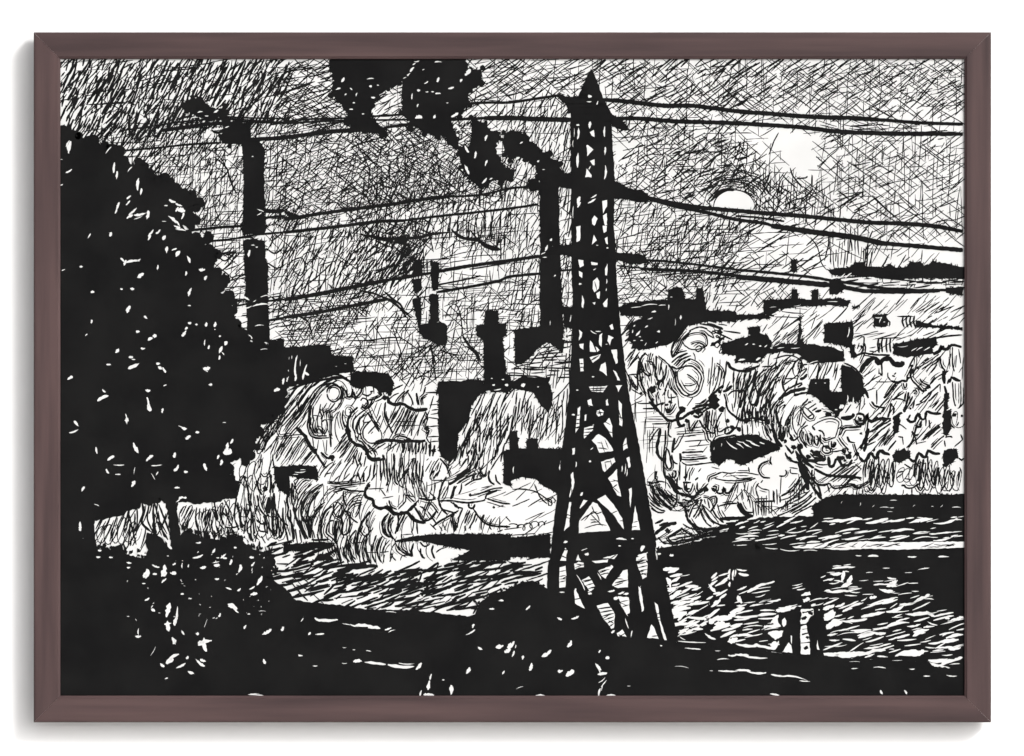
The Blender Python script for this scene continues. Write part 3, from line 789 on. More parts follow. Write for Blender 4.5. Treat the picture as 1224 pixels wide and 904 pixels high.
ztrace(880, 430, "16 0 100 60 110 160 80 230 60;12 50 150 20 200 10 290;12 80 140 70 250 30 330;14 190 90 160 200 100 300 80 420 50 520;10 150 100 110 220 50 340 20 460;20 210 110 180 180 160 280 130 370 140 430 180 440 210 360;14 300 90 230 140 190 200 190 270 210 340;22 290 140 260 230 220 330 210 410 190 460;12 400 60 330 120 290 200 250 280;12 470 80 400 150 330 230 280 310 240 360;12 440 190 380 230 350 300 320 400 330 470;12 340 240 300 300 260 360 240 440;16 310 380 290 460 270 540;14 370 330 340 400 330 480 350 560;12 400 400 350 460 340 540 350 640 380 720;14 470 410 410 450 390 500 400 570;20 390 490 400 580 430 660 420 740 450 800;"
 "14 470 150 450 220 470 310;12 470 190 590 180;16 470 310 540 270 620 230 640 240 600 270;10 460 250 530 200 600 150;30 410 390 500 330 580 300 680 280;20 560 350 640 330 700 320;12 460 40 540 20 590 10;14 570 20 560 70 520 100;14 600 150 630 70 640 40;22 620 190 660 180 690 140;12 600 30 650 40;10 240 40 270 10;14 250 70 360 60 400 20;10 370 90 430 50;10 590 450 560 520 550 620 570 700 600 740;10 640 470 620 560 600 650;12 660 460 650 500 720 580 760 550 690 480 660 460;12 720 580 700 560 750 530;14 640 440 680 410 700 380;14 700 420 750 400;12 700 480 780 430;14 740 500 790 470;22 770 510 830 490;40 870 545 930 530;12 830 480 900 490 950 530;10 740 650 800 610 880 580 950 580 1000 610 990 680 960 770;14 800 690 840 700 860 750;14 740 650 770 690;"
 "12 700 640 640 680 620 750 650 810 690 860;12 660 700 650 770 690 840;14 690 720 700 800 730 830 740 740 710 720;14 770 740 760 800 790 840 800 760 780 740;14 820 730 820 800 850 820;12 440 560 430 620 450 650;14 490 590 480 640 520 620 510 580 490 590;14 520 640 510 700 540 760;16 460 650 460 760 450 800;16 480 660 470 760;20 530 730 560 790 610 750;12 60 640 60 740;10 110 640 110 730;10 160 600 160 720;14 280 640 300 720 350 790;14 310 640 340 720;12 220 700 230 740;26 350 620 370 720 400 800 450 850;12 850 850 890 840 920 880;14 930 800 930 850 960 850 960 800;12 1000 760 1040 820 1100 880;12 1010 740 1050 670 1100 660 1224 650;10 1090 750 1110 800 1160 810;16 960 570 990 540;12 1180 540 1160 580 1180 620 1224 630;"
 "14 80 430 80 560;14 110 440 110 540;16 130 480 120 600;14 160 450 160 580;14 190 470 190 620;16 210 500 200 600;14 240 460 240 590;14 260 540 250 640;14 290 540 290 640;12 30 540 20 620;12 60 520 50 600;16 0 580 80 590 160 570 250 590 330 600;12 10 300 60 310;10 420 600 400 700;12 440 680 420 780;12 560 730 580 760;12 680 600 640 660;10 480 440 440 500;14 840 760 870 790 930 770 970 760;10 990 680 1040 640;10 300 320 240 350;12 270 430 240 500")
zblot(880, 430, "110 590 30;200 580 24;310 610 26;60 590 18;250 560 18;430 760 24;540 770 24;480 800 22;560 300 12;860 780 14;420 650 16;330 690 14;1050 670 12;120 520 16;290 480 14")
ztrace(880, 520, "12 340 210 330 260 350 290 320 270;14 320 250 250 280 220 330 230 380 270 415 330 420;12 480 340 490 370 470 400 420 400;10 520 320 600 330;10 530 330 530 370 600 380;16 480 170 500 220 560 260 610 270;28 580 160 620 230 620 300 650 390 690 470 700 540;40 620 260 660 360 690 440;22 640 240 720 300 760 320;30 600 100 640 200 700 250 800 250 860 230;20 760 330 820 360 870 390 940 400 1080 410 1224 420;16 700 430 740 500 780 560 820 620;22 740 510 800 570 830 630;16 740 340 740 420 790 480 860 490 910 470;14 910 470 950 520 1050 510 1150 490 1180 520 1224 510;14 800 490 820 560 830 600;12 890 490 910 560;14 680 470 660 560 700 560;16 690 310 690 400;"
 "10 630 400 580 480 510 550 440 590;12 620 430 560 530 480 580 430 600;10 640 450 600 540 520 610 420 640;10 650 500 600 590;10 720 540 640 610 500 680 370 730;12 750 560 660 640 540 700;14 740 600 640 680 480 760 400 790;14 780 610 680 690 540 770;14 740 690 640 740 560 790;14 680 660 740 590;12 640 690 520 760;8 610 380 620 640;8 570 470 560 640;8 530 560 530 680;10 200 480 240 520 320 540;12 220 470 190 520 210 600;8 320 540 320 640;16 180 655 280 650 380 645;12 215 590 215 780;10 250 600 250 780;14 270 620 270 790;10 295 590 290 790;12 320 640 320 770;10 345 650 345 760;8 360 540 360 640;10 395 530 400 640 400 680;14 430 600 430 660;12 500 640 500 740;10 480 640 480 720;8 440 400 430 580;10 180 640 200 790;10 160 650 170 780;"
 "20 10 650 50 710 100 770 170 790;14 40 660 80 740 140 760;10 40 560 60 640;10 130 560 110 650;8 90 460 80 560;8 150 500 140 600;10 0 370 100 370 220 390;10 0 450 100 440 190 425;16 870 130 910 130 920 170 870 180 840 150 850 110 890 120;14 930 60 930 110 960 110 970 70;10 900 170 980 160 1040 150;16 1030 150 1050 180 1050 140 1030 150;24 900 210 910 290 930 310 960 280 970 230;18 1000 230 1030 290 1100 290 1130 240;12 1140 220 1170 190 1180 230 1150 250;12 760 270 820 290 890 290;10 960 390 1060 310 1120 280;10 920 450 1040 370 1150 300;8 1020 380 1100 320;8 1000 540 1090 450 1180 360;8 1080 480 1140 420;14 720 180 760 220 820 220;10 0 580 20 640;8 20 480 10 570;8 240 470 260 440;10 940 460 1000 420;10 1190 360 1130 440;18 480 100 540 180 560 150;14 860 200 870 240 840 260")
zblot(880, 520, "790 180 44;780 240 28;1010 230 36;1100 210 30;1180 190 24;700 210 28;740 160 20;560 120 30;620 110 34;830 210 24;660 290 16;760 420 16;1060 250 18")
ztrace(1005, 410, "34 190 290 230 220 290 160 340 150 370 200 420 160 480 155 520 200 590 215 610 180;12 400 200 400 320 380 290;10 460 290 460 330 490 370;20 490 370 560 390 600 370 640 370 660 330;14 500 320 530 330;12 520 310 540 290;14 610 390 620 440 640 430 640 390;14 700 250 680 320 700 370 750 420 800 470 840 460;14 770 350 800 390 850 410 870 420;12 700 480 720 460 740 470 740 500 710 490;12 750 420 790 470;20 540 390 480 470 420 540;10 500 400 430 510;10 560 400 470 520 380 620;10 600 400 520 490;10 590 480 500 560;12 620 480 560 520 510 560;10 640 470 630 560;12 510 550 570 545 640 570;14 490 590 480 660 460 730;14 480 590 520 640 510 700;16 660 480 640 600 620 660;14 700 520 660 610 620 670;12 720 560 700 640;"
 "14 300 570 330 610 380 630 430 630;12 350 460 350 600;10 220 330 340 250;14 250 410 290 380;10 340 380 500 380;8 240 470 340 440;20 230 440 270 540;30 0 730 60 740 110 720 130 690;26 130 740 170 790 220 790 250 740 260 690 260 740 300 770 380 740 440 740 490 740;18 150 700 180 690 220 700 230 750 190 760 170 720;14 270 740 260 820 240 890;22 510 740 560 700 600 680;24 640 740 680 770 720 760 750 690 780 740 820 740 840 670 900 690 980 690;16 680 700 660 740;14 300 870 380 800 460 740;12 380 680 300 760;14 430 620 380 700;14 980 130 880 200 790 260;10 960 110 860 180 760 240;14 940 210 880 290;10 900 200 830 280;14 920 330 870 400;12 1000 300 930 340 880 400;12 970 400 880 480 770 580;14 950 480 860 570;12 900 460 830 560 730 610;14 1020 540 920 660;14 960 560 890 640;12 1000 600 930 690;10 860 420 790 500;10 880 400 800 460;"
 "14 970 140 980 220 1020 270;20 1060 50 1080 20 1140 30 1180 40;26 900 110 960 80 980 30 1000 60 1040 60 1060 20;10 1090 40 1090 200 1110 280;10 1150 60 1170 200;20 1060 390 1080 340 1130 360 1170 370;12 1090 380 1100 540 1120 620;10 1170 380 1170 600 1140 640;12 1200 580 1150 640;14 1010 300 1050 270;14 1040 400 1060 350;30 1000 270 1010 400;24 1010 420 1040 520;14 660 250 720 130;14 640 340 680 260 700 210;10 740 120 740 200 720 270;10 860 150 820 180;14 140 130 220 100 330 115 480 120;12 230 0 240 80 190 200;16 380 0 375 100;12 180 0 160 60;14 200 20 200 60;10 280 50 340 40;10 280 80 340 90;12 100 60 160 120;12 970 400 970 480;12 60 540 90 580;10 200 560 150 640;10 240 590 200 650;10 100 600 40 690;8 1130 120 1120 240;8 1190 230 1150 290")
zblot(1005, 410, "855 430 22;690 230 18;750 245 16;1010 290 24;620 660 18;490 600 14;350 735 20;190 740 16;420 755 18;680 640 14;770 700 16;1000 40 14;590 200 20")
zt_k = ("14 260 490 240 580 240 660;12 290 480 260 580;14 300 500 290 600 280 700;14 330 480 310 600 290 740;12 370 450 370 560 350 650 330 740;12 370 540 400 640 420 730;12 440 590 410 680 430 740;12 470 560 450 640 430 720;10 460 600 480 680 470 740;12 350 670 370 740;12 260 740 300 790 340 730;12 310 810 340 770;12 390 810 420 740;12 215 770 215 820;12 280 540 300 640;12 320 560 330 660")
ztrace(1005, 490, "24 270 180 250 290 230 410;22 260 230 230 300 190 380;10 160 390 220 320;14 280 220 400 150 490 100;12 270 310 380 210 490 130;14 360 300 440 230;14 420 350 490 260 530 230;12 370 360 480 190;12 250 350 340 310;14 460 400 540 300;10 300 300 370 240;26 180 460 210 500 250 490 290 420 330 470 350 460 380 400 430 420 480 440;16 320 410 330 370;26 660 460 700 500 730 490 760 420 800 460 830 460 850 400 900 420 970 430;14 1150 470 1180 490 1200 470;12 720 240 740 340;14 580 140 640 190;12 600 260 610 340;10 560 260 610 270;18 690 210 720 250 760 240;14 770 90 740 150 770 160 780 110;10 790 100 780 170;14 830 60 830 160;14 860 100 870 180;16 970 160 880 230 800 290;14 980 190 900 260;14 880 370 960 290 1010 250;12 730 330 830 310;12 800 300 860 230 940 170;12 640 370 720 290;"
 "12 500 510 480 620;12 960 560 940 640 920 730;14 950 560 970 680;12 1050 580 1020 680 1010 740;12 1060 600 1090 680 1100 740;12 1120 600 1090 700;12 1150 600 1140 740;12 1160 560 1180 620;14 0 660 150 660 200 690;14 0 760 110 740 130 750 140 760 220 740 280 700 290 640;14 590 740 620 740 640 760 700 760 760 720;10 0 560 140 510;10 30 640 130 560;10 60 660 200 540;12 140 530 200 580;10 540 670 600 620;12 560 610 620 600;12 620 530 700 580;10 620 670 690 680;8 120 770 120 820;8 610 780 610 820;16 740 150 720 230 690 320 650 370;12 60 260 80 310 130 320;10 0 310 40 350 80 420;14 30 70 110 60;12 0 190 80 170;10 80 180 200 170;14 130 330 150 400 190 470;12 50 790 20 820;12 1010 300 1020 360;14 1090 270 1060 260 1020 270;12 1170 240 1190 290;12 1110 360 1190 290;14 1050 130 1110 180;10 1150 120 1130 160;12 1160 600 1150 690;10 520 560 500 700;14 510 500 510 680;10 1000 770 1040 700;12 1060 800 1100 720;12 980 800 1010 730")
ztrace(1005, 490, zt_k)
ztrace(1005, 490, zt_k, 478)
zblot(1005, 490, "590 430 60;540 450 40;640 450 40;1060 430 62;1030 470 40;1100 430 40;540 90 34;535 180 34;560 120 26;1035 60 44;1030 140 48;1025 220 30;1110 50 24;160 440 16;60 450 24;20 470 24;90 420 18;250 260 16;200 230 16;720 250 16;560 60 22;520 600 16;1010 540 20;290 430 16;760 430 16;1180 60 14")
ztrace(180, 560, "14 40 340 60 420 100 560 140 680;12 20 400 40 480 20 560 60 620;10 80 500 160 640;14 70 520 170 700;10 320 370 290 440;10 350 360 300 470;10 390 370 300 520;10 410 380 310 560;10 430 400 370 520 330 600;12 370 530 350 600;12 450 380 440 480 470 600;14 480 390 470 500;12 520 390 500 500;10 540 380 530 460 510 530;12 580 390 540 480 530 560;12 590 420 560 560 520 650;12 600 400 640 480 650 520;14 620 270 630 380 660 500;12 590 500 610 660;12 660 510 690 570 720 590;14 690 360 680 450 720 560;14 730 390 760 500 800 570;14 720 310 790 440;14 840 280 820 400 820 500;14 820 500 860 600;14 850 330 870 480 890 580;12 890 360 880 480 900 580;12 690 600 630 640;14 690 580 690 640;12 720 570 800 580 860 560;12 730 630 850 620;14 930 500 920 580 910 640;"
 "14 950 240 960 330 980 430;12 900 80 870 160 850 240;14 910 80 940 160 960 270;12 820 120 860 130 880 140;12 930 20 900 80;12 810 20 800 130;16 1030 120 1060 220 1090 260;12 1070 40 1100 80 1140 70 1170 20;12 980 340 940 480;12 1040 260 1060 380 1100 440 1140 470;40 1155 280 1150 440;12 1120 260 1090 340 1100 400;14 1190 280 1200 460 1190 560 1210 640;12 1000 420 1000 540 1020 640;12 980 480 980 640 1000 720;12 1030 500 1080 540 1140 540;12 1040 560 1070 610 1130 620;12 950 640 940 560 970 490;12 1060 350 1020 400;14 1100 460 1130 540 1140 640;12 870 400 860 480;12 910 380 930 480;12 780 440 800 520;14 700 420 740 470;12 640 560 680 640;12 760 640 800 670;12 480 560 500 660;12 550 590 560 680;12 1180 120 1190 240;12 1000 640 1060 700;12 1080 660 1120 730;14 1150 560 1200 660;12 1040 640 1020 720")
zblot(180, 560, "1120 200 30;690 600 14;890 560 20;950 420 16;860 590 14;920 90 16")
# fillers between the traced parts
SP = .95
hatch(P(31, 195, 690, 350, 670, 375, 640, 435, 630, 400, 860, 340, 815, 290, 850, 220, 850), 66, 4.8 * SP, (8, 24), (1.2, 2.1), 6)
hatch(P(31, 360, 650, 455, 575, 525, 560, 590, 630, 600, 840, 480, 760, 470, 880, 380, 860), 84, 6 * SP, (10, 30), (1.2, 2.2), 14, 20)
TL(31, 14, 450, 590, 460, 640, 450, 700, 500, 750)
TL(31, 10, 520, 570, 510, 650, 520, 740)
TL(31, 10, 540, 600, 580, 700, 600, 760)
TL(31, 9, 490, 600, 480, 680, 510, 750)
TL(31, 9, 380, 650, 400, 740, 420, 820)
hatch(P(31, 1060, 200, 1130, 150, 1224, 60, 1224, 400, 1150, 420, 1060, 400), 68, 6.5 * SP, (10, 30), (1.1, 1.9), 8, 10)
hatch(P(32, 0, 0, 120, 0, 60, 120, 0, 160), 54, 6 * SP, (8, 26), (1.1, 2.0), 8, 8)
arcs(22, 265, 900, 36, 150, 9, 20, 170, 8)
arcs(22, 470, 900, 20, 70, 4, 10, 180, 8)
TL(22, 14, 20, 890, 120, 850, 220, 830, 340, 820)
hatch(P(32, 940, 220, 1000, 110, 1080, 0, 1220, 0, 1220, 310, 1080, 400, 930, 330), 62, 5 * SP, (8, 28), (1.1, 2.1), 7)
hatch(P(32, 930, 250, 1060, 120, 1220, 120, 1220, 310, 1080, 400, 920, 350), 82, 6 * SP, (6, 20), (1.2, 2.2), 8)
hatch(P(32, 900, 320, 1060, 280, 1080, 400, 890, 400), 70, 6, (5, 12), (1.4, 2.6), 20)
hatch(P(33, 0, 0, 150, 40, 200, 100, 310, 0, 290, 240, 150, 250, 40, 210, 0, 200), 82, 4.6 * SP, (8, 28), (1.0, 1.9), 6)
hatch(P(33, 0, 40, 290, 60, 280, 290, 150, 240, 50, 220, 0, 200), 56, 7 * SP, (8, 24), (.9, 1.8), 9)
hatch(P(33, 0, 500, 130, 490, 240, 560, 230, 740, 0, 770), 32, 12, (8, 26), (.9, 1.7), 14, prob=.8)
TL(33, 8, 10, 520, 80, 520, 150, 540, 230, 600)
TL(33, 8, 130, 490, 160, 560, 200, 600)
coil(33, 7, 18, 30, 190, 560, 215, 600, 235, 570)
coil(33, 7, 16, 40, 0, 720, 60, 720, 120, 715, 200, 700)
hatch(P(33, 0, 690, 220, 680, 220, 775, 0, 790), 24, 10, (8, 24), (.9, 1.8), 14)
hatch(P(33, 380, 620, 540, 700, 590, 745, 370, 755), -10, 8, (8, 26), (.9, 1.6), 20, 30)
hatch(P(33, 655, 50, 760, 80, 760, 300, 740, 480, 720, 420, 690, 230), 88, 4.4, (14, 44), (.7, 1.2), 2)
hatch(P(33, 655, 50, 820, 80, 820, 340, 740, 360, 690, 230), 2, 8, (8, 30), (.7, 1.1), 3)
hatch(P(33, 740, 340, 830, 330, 830, 470, 745, 480), 88, 9, (10, 30), (.7, 1.1), 3)
hatch(P(33, 640, 10, 740, 0, 760, 70, 655, 70), 40, 8, (6, 14), (1.0, 1.8), 25)
hatch(P(33, 880, 180, 1080, 190, 1080, 240, 890, 330), 4, 12, (10, 34), (.7, 1.2), 4)
hatch(P(23, 600, 500, 640, 480, 700, 490, 640, 620, 700, 690, 640, 790, 620, 740), 50, 6.5, (8, 22), (1.5, 2.6), 6)
hatch(P(23, 630, 700, 690, 680, 660, 790, 630, 800), 55, 7, (8, 20), (1.3, 2.2), 8)
TL(23, 14, 1080, 650, 1130, 620, 1160, 600)
TL(23, 16, 1150, 560, 1100, 540, 1060, 530)
coil(23, 7, 20, 50, 1080, 560, 1130, 590, 1120, 650, 1170, 690)
hatch(P(23, 1060, 530, 1220, 540, 1220, 620, 1130, 620), -20, 8, (6, 20), (1.2, 2.4), 18)
hatch(P(24, 120, 740, 330, 700, 390, 790, 340, 880, 60, 880), 62, 13, (10, 30), (1.0, 1.8), 12, -30)
arcs(24, 360, 760, 20, 70, 3, 30, 220, 8)
TL(24, 8, 0, 780, 60, 790, 130, 750)
TL(24, 8, 200, 720, 280, 700, 340, 720, 370, 770)
TL(24, 8, 340, 820, 370, 790, 380, 770, 330, 800)
TL(24, 8, 690, 870, 740, 830, 780, 810)
TL(24, 8, 650, 620, 690, 600, 680, 680, 650, 700)
TL(24, 8, 660, 650, 690, 650)
hatch(P(24, 940, 700, 1090, 690, 1120, 860, 960, 870), 52, 16, (8, 26), (1.0, 1.8), 8)
hatch(P(24, 1130, 680, 1220, 670, 1220, 820, 1130, 810), 80, 12, (8, 30), (.9, 1.5), 12)
hatch(P(24, 430, 750, 560, 750, 560, 830, 430, 830), 70, 7, (8, 22), (1.3, 2.6), 8)
hatch(P(24, 510, 830, 570, 830, 570, 904, 510, 904), 66, 9, (8, 22), (1.0, 2.0), 8)
hatch(P(24, 600, 650, 850, 640, 850, 690, 690, 720), 40, 14, (8, 22), (.8, 1.5), 16)
hatch(P(24, 640, 590, 760, 560, 860, 600, 760, 620), 8, 10, (8, 24), (.8, 1.4), 8)
hatch(P(24, 870, 560, 1100, 580, 1090, 610, 870, 620), 30, 9, (8, 24), (.8, 1.6), 10)
hatch(P(24, 640, 440, 760, 440, 740, 520, 640, 560), 46, 13, (8, 24), (1.0, 2.0), 8)
hatch(P(24, 200, 570, 330, 510, 330, 630, 220, 630), 40, 9, (8, 24), (1.0, 1.9), 10)
hatch(P(24, 630, 520, 740, 540, 760, 570, 640, 600), 30, 13, (8, 24), (.9, 1.7), 12)
TF(34, 1120, 100, 1160, 90, 1160, 200, 1132, 240, 1115, 200)
TF(34, 1120, 310, 1190, 300, 1200, 350, 1130, 400, 1115, 370)
TF(34, 1125, 0, 1150, 0, 1140, 100, 1120, 110)
TF(34, 850, 140, 890, 150, 872, 210, 850, 235)
TF(34, 860, 310, 940, 310, 935, 350, 880, 380, 850, 370)
hatch(P(34, 470, 400, 700, 380, 700, 470, 560, 490), 38, 14, (10, 26), (.9, 1.6), 9)
hatch(P(34, 700, 0, 960, 0, 960, 100, 760, 120), 52, 15, (8, 26), (1.0, 1.8), 12, prob=.8)
hatch(P(33, 1120, 590, 1220, 580, 1220, 680, 1140, 680), 20, 12, (8, 24), (.8, 1.4), 14)

# ---- finer shading over the steam
use('drawn_steam', 1)
ribs(32, 5.8, 19, -60, (50, 510, 58, 130), (130, 570, 62, 170), (210, 620, 68, 180), (290, 680, 76, 170), (370, 750, 84, 150))
ribs(32, 5.8, 24, -60, (30, 560, 75, 120), (80, 640, 80, 150), (150, 730, 84, 150), (230, 780, 86, 130))
ribs(32, 5.0, 24, -50, (220, 550, 48, 120), (320, 560, 55, 130), (410, 610, 68, 140), (460, 700, 78, 130), (470, 800, 85, 120))
ribs(32, 6.5, 21, -45, (250, 820, 92, 120), (330, 830, 88, 130), (420, 830, 84, 130), (520, 840, 80, 120), (590, 850, 78, 90))
ribs(32, 5.0, 38, -80, (530, 690, 84, 130), (620, 720, 82, 130), (720, 730, 80, 100))
ribs(32, 5.0, 42, -100, (560, 830, 104, 100), (660, 850, 104, 100), (760, 855, 100, 90), (840, 860, 96, 60))
ribs(32, 5.0, 24, 45, (640, 500, 104, 140), (740, 510, 100, 150), (850, 520, 80, 130), (900, 540, 70, 110))
ribs(32, 5.0, 30, -35, (860, 690, 72, 100), (960, 690, 70, 110), (1080, 690, 66, 100), (1210, 700, 62, 80))
ribs(32, 5.8, 21, 8, (500, 420, 84, 150), (600, 420, 88, 160), (700, 410, 88, 170), (780, 420, 78, 130))
ribs(32, 6.5, 19, 10, (560, 285, 70, 60), (680, 290, 78, 70), (800, 285, 74, 70))
ribs(32, 5.8, 21, 10, (560, 170, 66, 140), (660, 150, 66, 160), (760, 160, 70, 140))
ribs(32, 5.8, 23, 8, (10, 350, 54, 120), (80, 320, 54, 140), (140, 360, 54, 110))
ribs(32, 5.8, 21, 8, (30, 150, 56, 130), (100, 80, 58, 140), (180, 30, 60, 110))
ribs(32, 6.5, 21, -30, (200, 400, 52, 90), (290, 410, 56, 110), (370, 420, 62, 110), (440, 460, 70, 90))
ribs(32, 6.5, 23, -70, (160, 150, 86, 120), (230, 150, 84, 150), (300, 180, 84, 130))
ribs(32, 5.8, 23, -90, (370, 200, 90, 120), (410, 140, 70, 110), (470, 110, 50, 100))
ribs(32, 5.8, 32, 20, (880, 460, 22, 160), (960, 440, 20, 150), (1030, 430, 26, 90))
ribs(32, 4.3, 38, 10, (1000, 540, 12, 110), (1100, 540, 16, 120), (1190, 560, 14, 90))
ribs(32, 5.8, 24, -20, (960, 280, 72, 120), (1020, 180, 66, 140), (1090, 90, 66, 140), (1170, 60, 74, 140))
ribs(32, 5.8, 23, 10, (1020, 340, 80, 120), (1100, 260, 80, 150), (1190, 200, 82, 160))
ribs(32, 6.5, 21, 20, (920, 370, 50, 70), (1000, 380, 55, 70), (1070, 380, 70, 70))
ribs(33, 5.0, 19, 6, (20, 110, 82, 150), (120, 130, 82, 160), (210, 160, 82, 170), (270, 180, 84, 160))
scrib(31, 5.2, 36, 8, (660, 660, 74, 60), (720, 670, 76, 70))
scrib(31, 5.2, 39, 10, (740, 690, 80, 70), (850, 680, 82, 100), (960, 670, 84, 90))
scrib(31, 5.2, 54, 10, (940, 560, 84, 90), (1060, 560, 86, 120), (1200, 590, 88, 130))
scrib(31, 5.2, 45, -10, (980, 680, 92, 90), (1090, 700, 90, 80), (1210, 720, 88, 70))
scrib(31, 5.2, 48, 10, (940, 430, 78, 60), (1020, 430, 80, 90), (1120, 420, 82, 90))
scrib(31, 6.0, 36, 6, (1080, 300, 66, 70), (1130, 220, 62, 80), (1200, 140, 62, 70))
scrib(31, 5.2, 39, 6, (205, 760, 70, 60), (280, 760, 70, 70), (350, 750, 76, 80), (430, 740, 84, 80))
ribs(31, 5.0, 35, 6, (220, 760, 66, 120), (300, 750, 68, 130), (360, 740, 74, 130))
scrib(33, 4.5, 45, 30, (760, 470, 100, 50), (800, 560, 120, 60), (880, 610, 140, 60), (960, 620, 160, 50))
ribs(33, 5.0, 32, 30, (960, 560, 120, 110), (1040, 620, 130, 140), (1120, 660, 140, 120))
ribs(33, 5.8, 26, 20, (800, 780, 30, 120), (900, 760, 24, 130), (1000, 770, 14, 150), (1120, 770, 8, 150))
ribs(33, 5.8, 24, 30, (770, 40, 100, 90), (840, 60, 90, 110), (900, 40, 80, 90))
ribs(33, 5.0, 35, -30, (1040, 120, 110, 120), (1110, 150, 95, 130), (1190, 130, 100, 120))
ribs(34, 5.8, 21, -25, (20, 70, 76, 150), (110, 60, 72, 170), (210, 60, 66, 170), (300, 50, 60, 120))
ribs(34, 6.5, 18, 10, (20, 150, 84, 80), (100, 140, 90, 90), (190, 150, 98, 110))
ribs(34, 6.5, 21, -40, (200, 200, 100, 120), (270, 160, 80, 130), (320, 100, 60, 110))
ribs(34, 5.0, 28, -50, (320, 90, 40, 110), (400, 60, 30, 110))
ribs(34, 5.0, 28, 40, (360, 200, 110, 90), (420, 240, 120, 80), (480, 290, 140, 80))
ribs(34, 5.0, 24, 10, (720, 250, 48, 120), (780, 250, 48, 130), (840, 230, 50, 110))
ribs(34, 5.0, 24, 10, (970, 240, 46, 110), (1040, 220, 46, 130), (1110, 190, 48, 110))
ribs(34, 5.0, 26, 10, (980, 80, 54, 90), (1060, 50, 54, 100), (1120, 40, 56, 80))
ribs(34, 5.0, 32, 10, (760, 100, 54, 80), (850, 80, 56, 100), (940, 60, 64, 100))
scrib(34, 6.0, 33, 6, (700, 450, 84, 80), (770, 440, 86, 90), (850, 440, 86, 90))
scrib(34, 5.2, 33, 6, (980, 440, 86, 80), (1060, 440, 88, 90), (1130, 460, 86, 70), (1215, 480, 84, 60))
scrib(34, 4.5, 36, 6, (870, 440, 60, 40), (930, 440, 64, 60), (990, 430, 80, 70))
scrib(34, 4.5, 45, 6, (1165, 150, 88, 40), (1215, 150, 88, 50))
ribs(34, 5.0, 24, 6, (480, 450, 36, 120), (560, 440, 38, 130), (660, 430, 40, 120))
ribs(34, 5.0, 32, 6, (500, 520, 40, 60), (600, 520, 60, 60), (720, 510, 80, 70))
ribs(34, 6.5, 24, 30, (340, 380, 112, 120), (390, 440, 112, 140), (440, 500, 116, 110))
ribs(34, 5.0, 26, 50, (60, 560, 110, 120), (150, 620, 130, 120), (260, 610, 210, 130), (340, 540, 230, 130), (390, 470, 245, 110))
ribs(24, 5.0, 24, -35, (20, 840, 80, 130), (120, 830, 72, 170), (220, 800, 62, 190), (320, 760, 48, 130))
ribs(24, 5.0, 32, 8, (660, 700, 46, 60), (760, 860, 50, 80), (880, 860, 50, 80))
ribs(24, 5.0, 28, 8, (960, 780, 52, 130), (1030, 780, 52, 150), (1090, 760, 60, 120))
ribs(24, 5.0, 35, 8, (1140, 760, 84, 110), (1210, 750, 84, 120))
ribs(24, 5.0, 38, 6, (640, 520, 44, 100), (720, 430, 44, 110), (860, 430, 50, 80), (990, 440, 46, 90), (1120, 440, 40, 100))
ribs(24, 5.0, 35, 4, (640, 580, 10, 90), (740, 580, 8, 110), (860, 590, 20, 90), (960, 590, 30, 90))
ribs(24, 5.8, 28, 4, (220, 520, 40, 110), (260, 590, 38, 120), (430, 590, 50, 80), (450, 500, 50, 80))
ribs(24, 6.5, 23, 4, (430, 780, 66, 90), (500, 770, 72, 100), (550, 790, 80, 90))
ribs(23, 5.0, 38, 30, (1090, 800, 70, 150), (1160, 830, 76, 160), (1215, 850, 80, 140))
ribs(23, 5.8, 26, 30, (700, 770, 96, 130), (780, 790, 96, 150), (850, 820, 90, 140))
ribs(23, 5.8, 30, -30, (660, 840, 120, 90), (730, 870, 110, 90), (820, 880, 100, 70))

# ---- dark smoke
def plume(key, polys, spk, label):
    use(key, 3, 'drawn_smoke_plume', label)
    for t, a in polys:
        pts = P(t, *a)
        fill(pts, rough=1.1)
        n = len(pts)
        for i in range(n):
            (ax, ay), (bx, by) = pts[i], pts[(i + 1) % n]
            for j in range(int(math.hypot(bx - ax, by - ay) / 4)):
                q = R()
                x, y = ax + (bx - ax) * q, ay + (by - ay) * q
                an = U(0, 6.28)
                l = U(2, 5)
                line([(x - math.cos(an) * l, y - math.sin(an) * l), (x + math.cos(an) * l, y + math.sin(an) * l)], U(1, 2.4))
        for i in range(n):
            if pts[i][1] < 74:
                continue
            rr = U(1.8, 4.6)
            x, y = pts[i]
            x += U(-2, 2)
            y += U(-2, 2)
            fill([(x + rr * math.cos(.7 * t_) * U(.75, 1.25), y + rr * math.sin(.7 * t_) * U(.75, 1.25)) for t_ in range(9)], rough=.3)
    for t, s in spk:
        specks(t, s)


